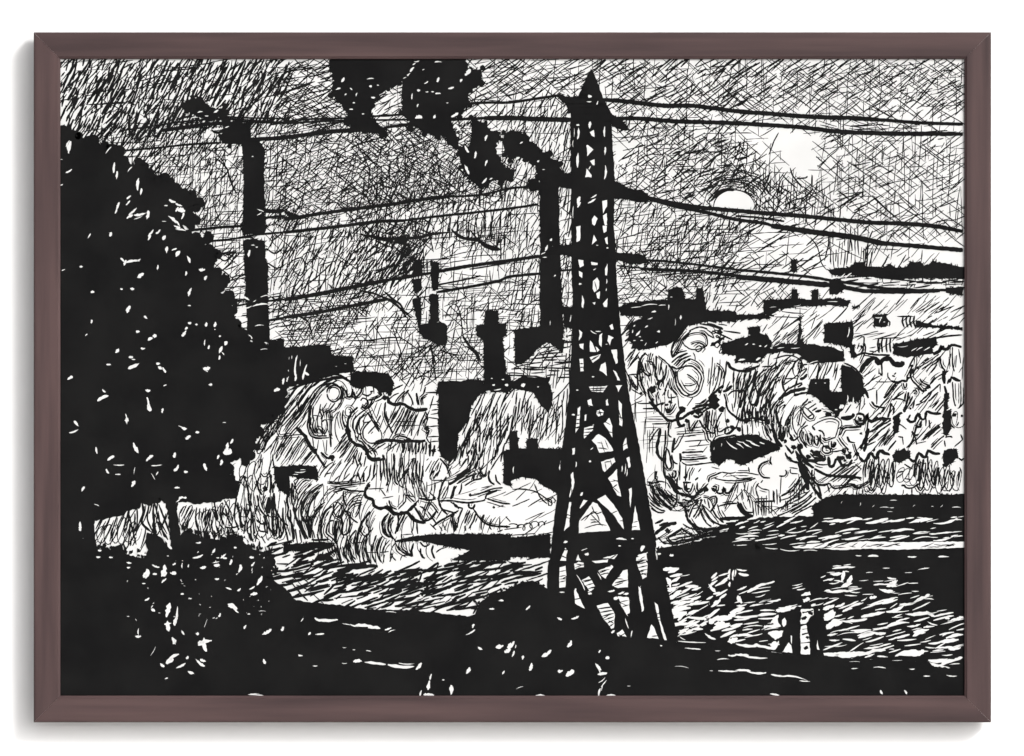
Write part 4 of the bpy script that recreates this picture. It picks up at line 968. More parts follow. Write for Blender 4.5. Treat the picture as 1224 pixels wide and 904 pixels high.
plume('smoke_a', [(12, (245, -5, 245, 60, 268, 110, 255, 200, 330, 270, 345, 340, 365, 385, 440, 395, 520, 410, 548, 405, 500, 350, 470, 330, 480, 270, 505, 200, 560, 160, 615, 140, 640, 110, 700, 60, 720, -5)),
                  (12, (690, -5, 690, 80, 640, 120, 635, 200, 632, 300, 670, 330, 680, 370, 745, 370, 760, 400, 830, 420, 870, 420, 885, 455, 925, 470, 945, 445, 905, 375, 900, 330, 950, 310, 1000, 250, 985, 200, 1010, 170, 1070, 130, 1060, 60, 1000, 60, 970, -5)),
                  (12, (1010, 330, 1080, 345, 1110, 380, 1160, 395, 1168, 430, 1140, 470, 1150, 540, 1190, 580, 1240, 610, 1232, 650, 1170, 670, 1130, 650, 1090, 690, 1060, 710, 1030, 670, 1000, 660, 975, 620, 960, 580, 945, 520, 935, 480, 980, 475, 1000, 490, 1010, 400)),
                  (13, (-36, 450, -30, 405, 10, 390, 80, 405, 90, 440, 130, 460, 150, 490, 170, 505, 215, 515, 225, 545, 265, 560, 275, 610, 262, 690, 165, 690, 145, 640, 150, 590, 120, 560, 80, 540, 50, 530, 0, 550, -30, 520)),
                  (13, (150, 640, 100, 660, 90, 700, 160, 710))],
      [(12, "315 115 30 60 18;290 165 30 20 12;360 165 18 -40 10;390 195 22 70 9;375 240 14 0 10;425 300 14 0 9;465 150 16 0 16;465 110 40 5 8;505 145 12 0 8;480 210 24 0 12;360 275 22 0 10;330 195 14 40 10;480 280 36 60 12;505 255 20 40 12;"
           "690 60 34 50 14;715 15 30 10 10;830 20 40 0 10;725 172 18 0 18;765 130 26 30 9;800 180 16 0 10;830 115 28 70 18;830 190 30 0 12;770 180 16 0 8;900 160 34 15 14;955 120 20 60 14;690 205 34 85 9;720 255 20 70 10;810 320 34 75 14;725 320 40 10 30;920 305 46 30 18;"
           "990 75 46 50 24;650 105 20 20 8;880 240 12 0 6;700 30 20 30 9;750 60 14 20 6"),
       (12, "985 600 60 -65 16;1030 520 40 80 16;985 490 46 -60 16;1090 565 36 70 14;1090 430 34 70 16;1140 380 60 15 16;1115 650 20 30 10;1080 660 40 50 12;1000 390 30 -40 14;940 375 40 -50 20;960 440 50 35 14"),
       (13, "60 455 20 30 10;40 540 26 30 16;150 555 14 30 12;120 640 40 40 10;180 600 14 0 6")],
      'thick black smoke rolling up from the tall chimney to the top edge')
plume('smoke_b', [(11, (680, 265, 705, 235, 720, 215, 770, 208, 800, 255, 840, 285, 900, 262, 915, 290, 880, 315, 830, 330, 780, 320, 700, 290)),
                  (11, (890, 335, 1020, 345, 1030, 400, 1040, 440, 1000, 460, 930, 465, 890, 455, 865, 425, 905, 385)),
                  ],
      [(11, "765 290 30 10 10;850 285 30 30 14;735 320 40 5 10;800 310 20 0 8;860 380 60 5 14;830 400 30 -40 10;910 370 24 20 8")],
      'small ragged black smoke over the left chimney')
TF(11, 850, 285, 900, 280, 930, 345, 930, 400, 890, 400, 880, 330)
TL(11, 14, 820, 390, 860, 400, 900, 390)
TL(11, 12, 640, 330, 700, 315, 760, 325)
use('drawn_sky_hatching', 0)
TL(11, 20, 385, 240, 410, 250)
hatch(P(11, 380, 230, 440, 230, 440, 400, 380, 400), 70, 8, (5, 12), (2, 3.6), 20)

# ---- chimneys and works
use('chimney_a', 3, 'drawn_chimney', 'leftmost tall black chimney behind the tree')
TF(11, 990, 450, 1040, 430, 1100, 460, 1115, 500, 1110, 600, 1118, 910, 1000, 910, 998, 600, 996, 500)
TF(21, 985, -5, 1130, -5, 1110, 45, 1000, 50)
TF(21, 995, 80, 1050, 68, 1115, 80, 1118, 150, 1000, 130)
TF(21, 1003, 165, 1112, 165, 1135, 220, 1130, 400, 1010, 360)
TF(21, 1015, 400, 1130, 390, 1145, 630, 1060, 630, 1020, 600)
specks(11, "1048 530 10 0 9;1090 820 40 -20 10;1085 840 30 30 8")
TF(21, 1000, 120, 1117, 145, 1114, 172, 1003, 170)
TF(21, 1008, 350, 1132, 385, 1134, 405, 1012, 410)
specks(21, "1030 150 40 80 18;1075 170 40 80 12;1050 105 20 0 8;1070 115 12 0 10;1050 345 60 30 9;1010 390 50 -30 12;1090 430 90 8 12;1010 440 70 10 10;1050 410 40 30 10;1085 540 50 5 8;1080 600 40 60 20;1105 635 40 10 14;1025 600 50 -20 30;1120 380 60 10 8;1020 530 20 30 14;1150 590 20 70 20;970 480 50 10 24;985 540 60 20 14;1000 570 40 30 18;930 430 30 80 24;930 400 30 60 18;880 355 50 0 16;860 190 40 0 30;845 235 30 30 16")
use('chimney_b', 3, 'drawn_chimney', 'tall black chimney left of the pylon with smoke rising from it')
TF(13, 160, 680, 262, 680, 263, 910, 160, 910, 158, 800)
TF(23, 162, -5, 263, -5, 268, 160, 275, 300, 284, 450, 286, 570, 160, 570, 160, 300)
specks(23, "220 75 16 60 14;230 115 20 10 10;195 120 36 70 14;240 270 14 40 9;180 150 30 20 8;185 170 24 0 7")
use('chimney_c', 3, 'drawn_chimney', 'left one of the two short broken chimneys')
TF(22, 692, 200, 712, 185, 740, 192, 742, 262, 700, 268)
TF(22, 690, 290, 742, 285, 742, 345, 722, 362, 700, 362)
TF(22, 690, 395, 735, 385, 742, 505, 728, 550, 712, 500)
use('chimney_d', 3, 'drawn_chimney', 'right one of the two short broken chimneys')
TF(22, 790, 190, 838, 200, 832, 345, 800, 350, 792, 270)
TF(22, 785, 368, 832, 372, 836, 520, 785, 525)
TF(22, 725, 540, 785, 525, 840, 518, 882, 540, 876, 642, 830, 648, 790, 622, 748, 605, 730, 575)
hatch(P(22, 690, 260, 830, 260, 830, 290, 690, 290), 60, 6, (4, 9), (1.2, 2.2), 20)
hatch(P(22, 740, 200, 790, 200, 790, 540, 740, 540), 84, 6, (6, 18), (.9, 1.7), 10)
hatch(P(22, 745, 360, 790, 360, 790, 400, 745, 400), 40, 4, (5, 12), (1.5, 2.6), 20)
use('tower', 3, 'drawn_tower', 'black works tower with a stepped top')
TF(22, 1080, 460, 1152, 457, 1157, 530, 1200, 530, 1200, 592, 1178, 602, 1200, 800, 1222, 815, 1222, 900, 1080, 900, 1075, 620, 1035, 592, 1035, 540, 1080, 530)
use('works', 3, 'drawn_factory', 'black factory block below the stepped tower')
TF(22, 832, 842, 960, 838, 1078, 832, 1078, 910, 820, 910)
TF(32, 832, -5, 1062, -5, 1012, 70, 992, 150, 942, 220, 930, 335, 890, 372, 852, 352, 832, 290)
TF(22, 1078, 800, 1222, 812, 1222, 850, 1120, 880, 1078, 900)
TF(23, -4, 840, 60, 815, 210, 820, 222, 905, 190, 905, 60, 890, -4, 880)
TF(33, 125, -5, 228, -5, 226, 60, 210, 105, 168, 72, 140, 30)
hatch(P(22, 1080, 850, 1222, 830, 1222, 904, 1080, 904), 60, 6, (4, 10), (2, 3.6), 30)
specks(22, "1130 860 16 0 12;1180 830 14 0 9;1200 860 20 0 16;1150 885 40 10 9;1100 895 26 0 10;1120 825 10 0 8")
specks(23, "70 860 26 30 24;30 830 30 30 9;180 800 30 0 9;150 870 10 0 8;210 845 14 70 8")
use('works_b', 3, 'drawn_factory', 'low black factory behind the tree at left')
TF(22, -4, 655, 120, 650, 170, 640, 245, 648, 258, 700, 370, 705, 378, 785, 300, 800, 250, 815, 200, 825, 100, 850, 30, 870, -4, 880)
TF(22, 355, 800, 400, 785, 560, 795, 592, 850, 582, 900, 520, 905, 500, 870, 440, 862, 400, 882, 352, 860)
TF(21, 1150, 660, 1222, 655, 1222, 905, 1150, 905)
specks(22, "24 765 120 88 9;66 760 130 86 12;110 790 90 75 14;120 800 30 -30 18;85 740 40 88 5;10 830 60 80 18;60 820 40 80 14;40 700 40 88 5;330 745 12 0 4;280 760 10 0 3")
use('works_c', 3, 'drawn_factory', 'black factory wing crossing behind the pylon')
TF(23, 20, 560, 160, 545, 290, 545, 285, 690, 240, 650, 200, 630, 150, 660, 120, 700, 60, 750, 25, 750)
TF(23, 280, 436, 480, 440, 560, 470, 560, 560, 340, 560, 290, 545)
hatch(P(23, 110, 630, 330, 560, 330, 790, 90, 790), 3, 6, (8, 26), (1.2, 2.2), 5)
hatch(P(23, 110, 620, 250, 620, 250, 760, 110, 760), 50, 7, (8, 24), (1.2, 2.2), 6)
hatch(P(23, 280, 560, 335, 560, 335, 900, 280, 900), 88, 6, (8, 26), (1.0, 2.0), 5)
hatch(P(23, 0, 700, 320, 740, 320, 830, 0, 830), 2, 5, (8, 30), (1.3, 2.6), 5)
hatch(P(23, 0, 750, 320, 740, 320, 830, 0, 840), 86, 8, (6, 18), (.9, 1.6), 6)
hatch(P(23, 215, 790, 330, 780, 320, 904, 225, 904), 68, 6, (8, 26), (1.2, 2.2), 20, 20)
hatch(P(23, 0, 870, 130, 890, 130, 904, 0, 904), 60, 5, (4, 10), (1.2, 2.2), 20)
specks(23, "215 525 26 88 5;325 500 40 80 7;310 575 40 60 14;300 610 40 3 12;300 690 50 3 10")
use('works_d', 3, 'drawn_factory', 'dark works with two chimney stubs right of the pylon')
TF(23, 585, 445, 610, 425, 640, 415, 740, 405, 848, 400, 856, 345, 890, 332, 930, 336, 946, 395, 1000, 395, 1005, 338, 1035, 335, 1052, 390, 1058, 455, 1200, 460, 1222, 465, 1222, 520, 1060, 520, 960, 542, 900, 600, 862, 640, 780, 658, 690, 672, 640, 622, 640, 540, 720, 492, 600, 482)
hatch(P(23, 630, 500, 740, 480, 700, 690, 640, 640), 40, 6, (6, 14), (1.8, 3.4), 20)
hatch(P(23, 960, 400, 1060, 380, 1222, 440, 1222, 475, 1060, 470), 70, 7, (5, 12), (1.3, 2.4), 14)
specks(23, "750 430 90 6 7;820 430 40 4 7;775 465 26 10 12;855 440 30 85 9;735 545 20 30 10;800 572 18 0 14;920 495 24 85 12;670 540 14 40 8;690 580 40 50 12;660 570 20 80 9;710 620 14 0 8;670 620 14 0 8;790 630 16 40 8;680 440 60 6 5;700 600 12 0 8;870 385 12 0 6;755 500 30 20 8;890 520 40 88 4;730 640 20 60 6")
use('works_e', 3, 'drawn_factory', 'dark huddled roofs above the steam at right')
TF(23, 1130, 640, 1222, 612, 1222, 700, 1180, 700, 1150, 690)
TF(24, -4, 612, 60, 600, 66, 548, 125, 545, 130, 580, 165, 590, 192, 632, 192, 652, 260, 635, 430, 642, 530, 660, 580, 662, 582, 732, 500, 738, 400, 748, 370, 722, 330, 692, 250, 682, 170, 692, 120, 742, 60, 736, -4, 742)
hatch(P(24, 160, 620, 430, 630, 430, 690, 160, 690), 60, 7, (4, 10), (1.2, 2.2), 24)
specks(24, "55 640 20 30 9;95 640 14 0 9;130 650 14 0 10;160 650 20 40 8;190 660 14 0 10;20 600 40 10 8;70 590 12 0 8;120 720 30 30 12;30 725 40 10 12;460 640 60 0 8;240 660 40 8 7;320 660 50 5 6;550 655 40 -30 12;415 740 60 20 7")
use('works_f', 3, 'drawn_factory', 'long dark factory roof at the far right')
TF(24, 495, 235, 620, 222, 640, 195, 690, 195, 702, 220, 790, 225, 830, 205, 862, 225, 920, 222, 940, 195, 1000, 195, 1012, 215, 1040, 212, 1060, 190, 1140, 205, 1225, 222, 1225, 286, 1000, 286, 850, 288, 750, 282, 650, 272, 520, 268)
TF(24, 500, 300, 560, 290, 600, 330, 550, 370, 505, 370)
TF(24, 1130, 332, 1225, 330, 1225, 378, 1130, 365)
hatch(P(24, 530, 265, 1222, 285, 1222, 345, 900, 345, 560, 320), 6, 3.6, (10, 40), (1.3, 2.6), 5)
hatch(P(24, 750, 280, 1222, 285, 1222, 320, 760, 310), 88, 7, (5, 10), (1, 1.8), 6)
specks(24, "570 270 50 40 9;605 270 50 40 9;625 310 90 -6 8;740 285 60 -10 12;720 325 120 -4 7;780 312 30 10 12;1030 295 40 0 16;1100 300 30 0 12;920 305 30 0 9;960 310 30 5 12;840 322 100 -2 7;980 330 120 0 6")
use('works_g', 3, 'drawn_factory', 'low dark shed with two stub chimneys at right')
TF(24, 295, 182, 328, 180, 326, 250, 294, 250)
TF(24, 145, 402, 295, 395, 302, 340, 330, 342, 336, 395, 405, 400, 410, 345, 442, 345, 446, 395, 560, 390, 617, 406, 600, 436, 480, 430, 330, 440, 230, 452, 200, 490, 150, 478)
TF(24, -4, 482, 140, 476, 182, 490, 182, 504, 80, 506, -4, 508)
TF(24, 625, 438, 660, 428, 665, 440, 640, 448)
TL(24, 9, 20, 520, 60, 495, 120, 490)
specks(24, "520 410 60 0 6;200 440 40 5 3;470 440 30 10 5;210 470 40 30 9;330 430 40 10 4")
use('house_a', 3, 'drawn_house', 'black gabled house block')
TF(24, 475, 535, 500, 522, 560, 522, 628, 516, 634, 600, 612, 662, 540, 640, 472, 632)
specks(24, "605 575 60 80 9;550 660 60 -30 16;600 680 50 70 14")
TF(24, 610, 640, 640, 640, 645, 710, 620, 715)
use('house_b', 3, 'drawn_house', 'small black house with a light window mark')
TF(24, 740, 480, 810, 478, 826, 520, 812, 545, 745, 545)
TL(24, 8, 800, 500, 830, 520, 825, 545)
specks(24, "770 495 40 4 7;780 510 36 65 7;800 520 10 0 5")
use('house_c', 3, 'drawn_house', 'row of dark sheds at the right edge')
TL(24, 9, 870, 490, 960, 490)
for x in (905, 925, 945, 965):
    TL(24, 10, x, 485, x - 8, 515, x + 4, 550)
TF(24, 970, 510, 1060, 535, 1225, 548, 1225, 562, 1060, 552, 970, 548)
for x in (770, 790, 815, 835):
    TL(24, 10, x, 605, x - 5, 640, x, 685)
TL(24, 7, 750, 610, 890, 605)
TF(24, 850, 640, 940, 620, 1080, 600, 1085, 640, 1060, 660, 1062, 690, 920, 712, 850, 692)
TL(24, 10, 1060, 610, 1150, 595, 1222, 590)
specks(24, "990 665 40 30 8;1030 665 40 30 8;960 668 40 30 6;900 650 60 6 4;930 600 30 0 3")
use('house_d', 3, 'drawn_house', 'dark leaning block rising from the steam')
TF(24, 565, 755, 620, 762, 680, 812, 697, 910, 568, 910)
TF(24, 400, 830, 500, 825, 510, 910, 382, 910)
TF(34, 385, -5, 700, -5, 660, 50, 600, 45, 572, 92, 545, 130, 500, 82, 440, 32)
hatch(P(34, 560, 30, 690, 0, 690, 60, 580, 90), 86, 6, (6, 16), (1.3, 2.6), 8)
TL(24, 10, 580, 740, 640, 770, 690, 830)
specks(34, "570 75 30 30 26;600 30 40 85 10;630 40 40 85 9;490 90 60 -20 8;410 45 40 -30 7;590 110 30 -30 14;640 70 36 10 16;540 90 14 0 10")
specks(24, "480 850 10 0 6;430 850 8 0 5;530 870 40 70 14")
use('spire', 3, 'drawn_spire', 'thin black spire')
TF(24, 345, 480, 352, 560, 368, 650, 328, 650, 336, 580)
TL(24, 5, 345, 440, 345, 500)
specks(24, "352 600 30 80 5")
use('mill', 3, 'drawn_shed', 'black shed with a slatted light roof')
TF(34, -4, 235, 60, 222, 115, 225, 160, 252, 225, 275, 240, 302, 120, 350, 40, 390, -4, 378)
TF(33, 1080, 265, 1140, 250, 1224, 236, 1224, 365, 1170, 355, 1130, 395, 1085, 370)
specks(34, "20 285 50 -35 10;60 280 60 -30 10;100 275 60 -25 12;140 270 30 -20 10;25 262 40 -10 6;70 258 40 -14 8")
specks(33, "1195 280 80 -38 10;1100 300 16 80 4;1140 280 20 80 4")
use('loco', 3, 'drawn_locomotive', 'black steam locomotive behind the pylon foot')
TF(33, -4, 210, 40, 204, 46, 300, 85, 300, 85, 255, 115, 242, 148, 250, 150, 298, 300, 298, 300, 540, 250, 545, 180, 500, 130, 462, 50, 455, -4, 480)
TF(32, 1182, 312, 1224, 305, 1224, 505, 1185, 492)
specks(33, "18 415 40 85 8;270 385 40 85 9;150 500 30 10 7")
use('wagon', 3, 'drawn_wagon', 'small black wagon in the steam at left')
TF(31, 1160, 400, 1222, 392, 1222, 535, 1190, 530, 1170, 470)
TF(32, -4, 395, 60, 388, 170, 395, 180, 430, 182, 472, 100, 460, 30, 450, 20, 560, -4, 540)
specks(32, "85 425 60 3 8;100 415 30 0 5;60 440 30 0 5")

# ---- banks, river, ground
use('bank', 4, 'drawn_riverbank', 'dark bands of bank and track above the water')
TF(34, 485, 562, 560, 546, 700, 548, 1225, 546, 1225, 668, 420, 668, 408, 610)
specks(34, "800 618 50 0 6;850 580 40 0 5;1190 618 50 0 7;830 640 30 0 4;670 600 20 80 4;740 610 20 40 3;960 610 20 40 3;1110 610 20 40 3;570 590 16 60 3;840 618 26 0 5;1060 612 14 0 4")
TF(33, -4, 782, 120, 770, 218, 762, 218, 890, -4, 885)
TF(33, 360, 755, 600, 745, 780, 742, 790, 832, 600, 835, 545, 890, 440, 900, 365, 905)
TF(32, 600, 805, 740, 768, 830, 760, 1224, 762, 1224, 905, 900, 905, 1000, 850, 900, 835, 800, 815, 740, 800)
fill(P(33, 930, 818, 1010, 800, 1080, 772, 1120, 775, 1170, 745) + P(34, -10, 700, 30, 680, 110, 672, 200, 668, 300, 666, 410, 662, 1225, 664, 1225, 812, -4, 820), rough=1.2)
hatch(P(33, 850, 760, 1224, 720, 1224, 830, 850, 830), 14, 6, (8, 30), (1.2, 2.8), 8)
hatch(P(34, 0, 690, 500, 680, 500, 800, 0, 800), 14, 11, (6, 16), (.9, 2.2), 8, white=True, void=False, extra=1)
hatch(P(34, 480, 735, 1222, 735, 1222, 800, 480, 800), 9, 9, (6, 20), (.9, 2.0), 6, white=True, void=False, extra=1)
hatch(P(34, 480, 675, 1222, 675, 1222, 705, 480, 705), 10, 8, (6, 16), (.9, 2.0), 8, white=True, void=False, extra=1)
specks(34, "540 690 110 6 18;620 690 130 8 22;760 690 130 12 22;860 685 110 6 16;1000 690 130 10 22;1130 690 140 12 18;1200 685 40 0 10;640 680 60 0 10;960 700 60 5 10;"
       "320 745 120 6 10;420 745 90 8 10;600 745 140 10 14;700 750 130 10 10;820 745 110 8 10;900 745 130 6 14;1000 755 100 6 10;1100 755 120 6 10;1190 750 60 6 8;"
       "100 745 80 6 9;200 745 60 6 8;40 755 90 4 8;60 780 130 6 12;170 785 110 10 10;280 780 90 12 10;380 780 120 8 12;500 775 120 10 12;640 780 110 12 14;760 785 100 8 12;880 785 120 14 12;1000 785 100 10 10;1120 785 120 12 12;1200 775 50 8 8;"
       "40 700 60 20 10;110 695 40 24 7;180 705 60 20 7;270 700 60 20 8;340 695 50 20 7;30 800 110 5 9;130 795 60 6 8")
TF(33, 790, 838, 950, 816, 1180, 808, 1225, 830, 1225, 905, 795, 905)
TF(34, -4, 815, 120, 810, 130, 845, 1225, 838, 1225, 905, -4, 905)
TF(34, 100, 806, 330, 812, 500, 806, 700, 795, 1225, 795, 1225, 850, 100, 850)
WF(34, 300, 830, 400, 815, 500, 812, 480, 835, 540, 812, 700, 800, 860, 806, 1225, 802, 1225, 835, 1000, 842, 870, 846, 700, 840, 560, 848, 430, 838, 320, 838)
specks(34, "290 845 110 -3 8;190 838 70 -5 8;400 852 80 0 7;180 815 80 4 7;330 815 90 6 8;30 822 60 3 6;660 878 34 -4 9;740 882 60 0 14;950 884 50 0 12;1120 884 60 0 12")
for q in range(26):
    x = U(330, 1200)
    TL(34, U(4, 8), x, 832 + U(-16, 8), x + U(30, 70), 826 + U(-20, 8), extra=2)

use('ground', 4, 'drawn_ground', 'black foreground ground with a few light streaks')
BG = (P(41, 700, 120) + P(41, 1100, 150) + P(41, 1222, 160) + P(42, 60, 215, 180, 230, 340, 245, 420, 262, 600, 265, 720, 272, 850, 286, 1000, 302, 1030, 290, 1060, 225, 1120, 180, 1190, 165)
      + P(43, 0, 152, 60, 122, 120, 112, 180, 140, 330, 300, 480, 400, 700, 420, 900, 440, 1060, 450, 1222, 468) + P(44, 180, 490, 300, 510, 470, 515, 640, 530, 820, 535, 1040, 545, 1060, 570, 1225, 590) + [(1157, 840), (200, 840)])
fill(BG, rough=.8)
specks(42, "230 322 100 -2 20;180 320 40 -30 14;270 322 40 4 12;380 350 50 -8 12;440 358 120 -7 20;485 365 70 -4 20;560 370 40 20 12;580 382 40 20 8;335 345 50 -10 5;190 398 50 4 12;135 395 20 50 14;75 518 50 8 12;165 570 26 0 10;95 320 24 60 9;"
       "395 546 50 4 22;490 556 120 -6 18;630 568 150 -4 22;660 556 90 -2 8;725 572 50 50 22;325 470 24 0 5;375 483 14 0 6;455 490 30 -10 7;575 280 60 -4 6;780 675 54 80 26;790 630 36 75 12;900 700 56 88 28;780 728 60 -4 20;735 725 50 75 10;858 645 14 0 10;15 728 40 -50 14;"
       "1020 355 24 70 16;1005 388 60 30 12;1058 475 30 -30 14;1162 465 46 14 28;1205 488 40 30 26;1215 460 36 60 22;992 595 40 60 24;1182 605 24 60 12;1170 218 30 0 12;1120 262 30 0 12;430 738 60 2 5;325 555 30 0 5")
specks(43, "5 460 60 55 16;15 505 36 70 14;28 465 20 80 8;68 525 24 80 16;95 256 34 45 14;265 315 30 -25 14;350 308 46 20 14;320 450 44 60 24;195 502 66 35 24;110 575 46 75 26;270 598 28 10 22;322 610 56 35 32;475 575 50 -50 18;497 612 54 8 20;480 600 34 -70 9;495 645 50 40 8;505 665 50 50 8;495 690 30 80 8;482 715 50 80 14;525 527 22 0 20;482 492 18 60 12;160 734 60 3 16;215 737 40 0 8;540 732 60 3 12;640 678 20 0 4;50 688 40 20 5;"
       "815 460 12 0 10;990 478 80 -4 10;960 475 40 -4 5;925 578 80 -6 5;1150 535 70 3 9;1120 488 30 0 6;1200 512 50 0 12;1175 598 110 -2 12;1085 596 20 0 5;350 738 50 0 6;620 738 40 0 5")
specks(44, "30 510 80 -4 18;100 520 150 -6 14;35 596 90 -2 14;110 603 110 -4 14;230 622 90 -8 12;310 638 160 -9 11;370 652 60 -4 10;640 584 40 4 8;775 580 70 -4 10;950 586 30 0 10;1030 625 40 0 10;1165 622 60 -4 10;785 712 26 -60 14;915 712 26 -60 14;210 728 60 -14 12")
# slanting strokes on the meadow
use('meadow', 4, 'drawn_meadow', 'sloping meadow of short slanting pen strokes')
A = P(42, -10, 0, 250, 0, 350, 30, 520, 60, 700, 45, 880, 30, 900, 0, 1224, -10, 1224, 130, 1120, 180, 1040, 230, 1030, 295, 850, 284, 600, 262, 420, 258, 340, 240, 60, 212, -10, 170)
hatch(A, 17, 4.5, (10, 34), (1.9, 4.0), 8, 10)
hatch(A, 28, 9, (6, 18), (1.5, 3.0), 12)
hatch(P(42, 150, 20, 760, 40, 780, 130, 700, 190, 480, 170, 200, 110), 12, 6, (8, 26), (2.2, 4.6), 12)
hatch(P(42, 700, 20, 800, 30, 800, 200, 700, 180), 50, 7, (8, 20), (2.2, 4.4), 26)
hatch(P(42, 860, 20, 1224, -5, 1224, 70, 900, 110), 12, 6, (10, 30), (2.4, 4.8), 8)
hatch(P(42, -5, 60, 100, 60, 180, 190, 40, 200), -32, 8, (8, 22), (1.0, 2.0), 10)
hatch(P(41, 1130, -5, 1224, -5, 1224, 150, 1170, 130), 14, 5, (6, 18), (1.6, 3.2), 8)
hatch(P(31, 1110, 790, 1224, 780, 1224, 905, 1150, 905), 16, 4.6, (8, 22), (1.6, 3.4), 8)
hatch(P(32, 0, 800, 280, 800, 240, 905, 0, 905), 14, 5, (8, 26), (2.0, 4.2), 10)
TF(32, -4, 815, 120, 810, 250, 806, 270, 822, 200, 835, 100, 860, 40, 850, -4, 870)
TF(32, 180, 870, 230, 865, 280, 905, 160, 905)
A = P(43, -4, 0, 210, 0, 205, 140, 120, 112, 0, 150)
hatch(A, 16, 6.5, (8, 26), (1.6, 3.4), 9)
hatch(P(43, 0, 20, 210, 0, 200, 60, 0, 80), 12, 7, (6, 18), (2, 3.8), 12)
hatch(P(33, 0, 880, 220, 870, 220, 905, 0, 905), 14, 5, (8, 26), (1.8, 3.4), 8)
use('meadow_b', 4, 'drawn_meadow', 'strip of meadow strokes seen between the pylon legs')
hatch(P(33, 350, 870, 640, 860, 740, 905, 340, 905), 10, 6, (8, 26), (1.4, 2.8), 8)
# water right of the pylon
use('water', 4, 'drawn_water', 'dark rippled water with light glints at right')
fill(P(43, 805, -5, 1224, -5) + P(34, 1225, 860) + P(44, 1225, 0, 1225, 600, 1040, 548, 820, 540, 640, 532, 470, 517, 300, 512, 180, 492, 0, 475) + P(43, 1060, 455, 900, 445), rough=.5)
hA = P(43, 825, 30, 910, 40, 1020, 130, 1030, 380, 910, 400)
hatch(hA, 18, 6.2, (8, 22), (2.0, 4.6), 9, white=True, void=False, edge=4, extra=1)
hatch(P(43, 860, 200, 1020, 200, 1010, 400, 905, 400), 12, 6, (8, 22), (2.0, 4.4), 14, white=True, void=False, extra=1)
hatch(P(43, 1070, 100, 1170, 60, 1150, 260, 1070, 260), 26, 6.5, (7, 18), (2.0, 4.4), 10, white=True, void=False, extra=1)
hatch(P(43, 1060, 290, 1224, 270, 1224, 440, 1100, 430), 16, 6, (10, 26), (2.4, 5.0), 10, white=True, void=False, extra=1)
specks(43, "860 45 90 6 26;855 120 60 -70 30;870 155 60 20 26;1090 150 60 -50 26;1110 230 70 40 24;1100 320 70 40 40;1130 340 60 10 34;1180 300 80 10 30;1195 295 60 30 24;1200 430 60 20 40;980 440 160 -3 10;1080 410 70 -30 18;920 300 60 60 24;990 230 60 20 24;1185 75 60 85 16;1205 80 60 85 14;1185 130 30 85 14;1215 70 40 80 12;930 420 40 -30 6;940 215 90 14 14;930 385 50 20 20;940 80 60 8 6")
# water glints, right column
specks(44, "30 50 60 -6 12;40 75 60 -10 16;180 120 60 14 14;130 140 90 20 20;90 160 70 24 20;30 150 60 22 12;20 210 50 -60 30;30 240 60 10 14;110 242 80 10 12;210 212 90 10 14;130 190 60 16 8;160 215 60 14 7;330 130 60 12 8;330 145 60 16 8;350 155 50 10 10;375 185 50 10 22;380 215 40 30 26;290 250 130 4 18;240 270 60 10 9;"
       "60 300 150 4 22;150 298 140 8 20;30 318 90 6 14;200 330 60 60 26;180 350 70 20 24;90 360 110 6 10;40 410 110 4 18;190 370 80 8 10;200 390 60 14 16;230 390 30 10 9;60 455 130 -4 22;140 460 90 -10 20;200 450 40 30 24;"
       "580 40 130 4 14;620 36 50 3 10;540 70 70 4 22;575 85 60 80 26;610 105 60 60 36;600 130 60 14 24;510 100 40 10 14;540 165 110 6 20;600 160 80 3 12;640 170 60 -4 9;530 120 60 8 10;490 165 40 8 12;"
       "810 42 40 0 8;720 66 40 3 5;930 66 40 3 6;1010 46 60 8 8;1030 40 30 0 7;840 95 50 -6 12;850 115 50 20 24;770 130 60 6 12;840 140 60 0 20;810 160 80 -8 18;830 170 60 4 9;860 130 30 0 10;"
       "430 215 80 14 10;480 205 40 14 7;440 235 70 10 7;560 240 60 20 14;490 255 50 24 26;500 300 90 30 44;600 268 60 20 16;530 335 80 26 34;545 340 60 10 28;740 200 40 10 24;740 235 70 10 10;800 220 130 18 22;850 205 50 10 8;640 240 70 20 9;690 210 40 30 10;"
       "740 292 140 12 24;650 322 120 6 22;590 335 80 -10 12;860 260 110 20 24;930 230 100 8 18;1000 210 90 20 18;1030 195 40 40 18;1045 210 50 -4 8;1000 290 120 6 26;950 285 80 6 12;900 320 80 14 12;1050 290 60 -30 20;870 300 60 20 9;"
       "870 350 140 12 22;780 372 90 8 12;720 405 130 12 30;780 395 60 6 20;680 380 90 10 12;600 400 120 8 7;520 400 60 10 14;560 385 110 8 6;530 430 60 0 12;520 460 90 6 8;560 460 80 8 6;850 420 60 20 12;900 410 80 14 20;1000 380 90 10 26;980 400 60 20 22;960 350 80 10 14;1060 340 60 -20 10;1030 360 40 10 16;"
       "520 505 100 -2 20;600 505 140 3 30;690 500 120 8 28;760 490 100 6 24;740 470 110 8 14;800 460 80 16 12;840 480 30 0 8;940 505 150 4 44;980 500 80 20 34;880 510 50 20 20;790 520 60 -4 12;720 515 60 20 12;"
       "1080 440 90 12 14;1150 435 110 8 28;1180 410 100 12 24;1130 400 40 30 12;1120 470 100 4 14;1180 475 70 6 22;1050 470 60 -4 10;1090 535 110 4 26;1160 545 110 12 24;1110 560 90 16 12;1200 530 50 16 18;1180 560 60 4 8;1190 315 60 10 20;1140 312 30 -10 16;1210 310 40 10 22;1160 325 40 10 9;1140 510 60 4 9;1130 290 20 0 5;870 540 60 2 4;640 548 60 0 4")
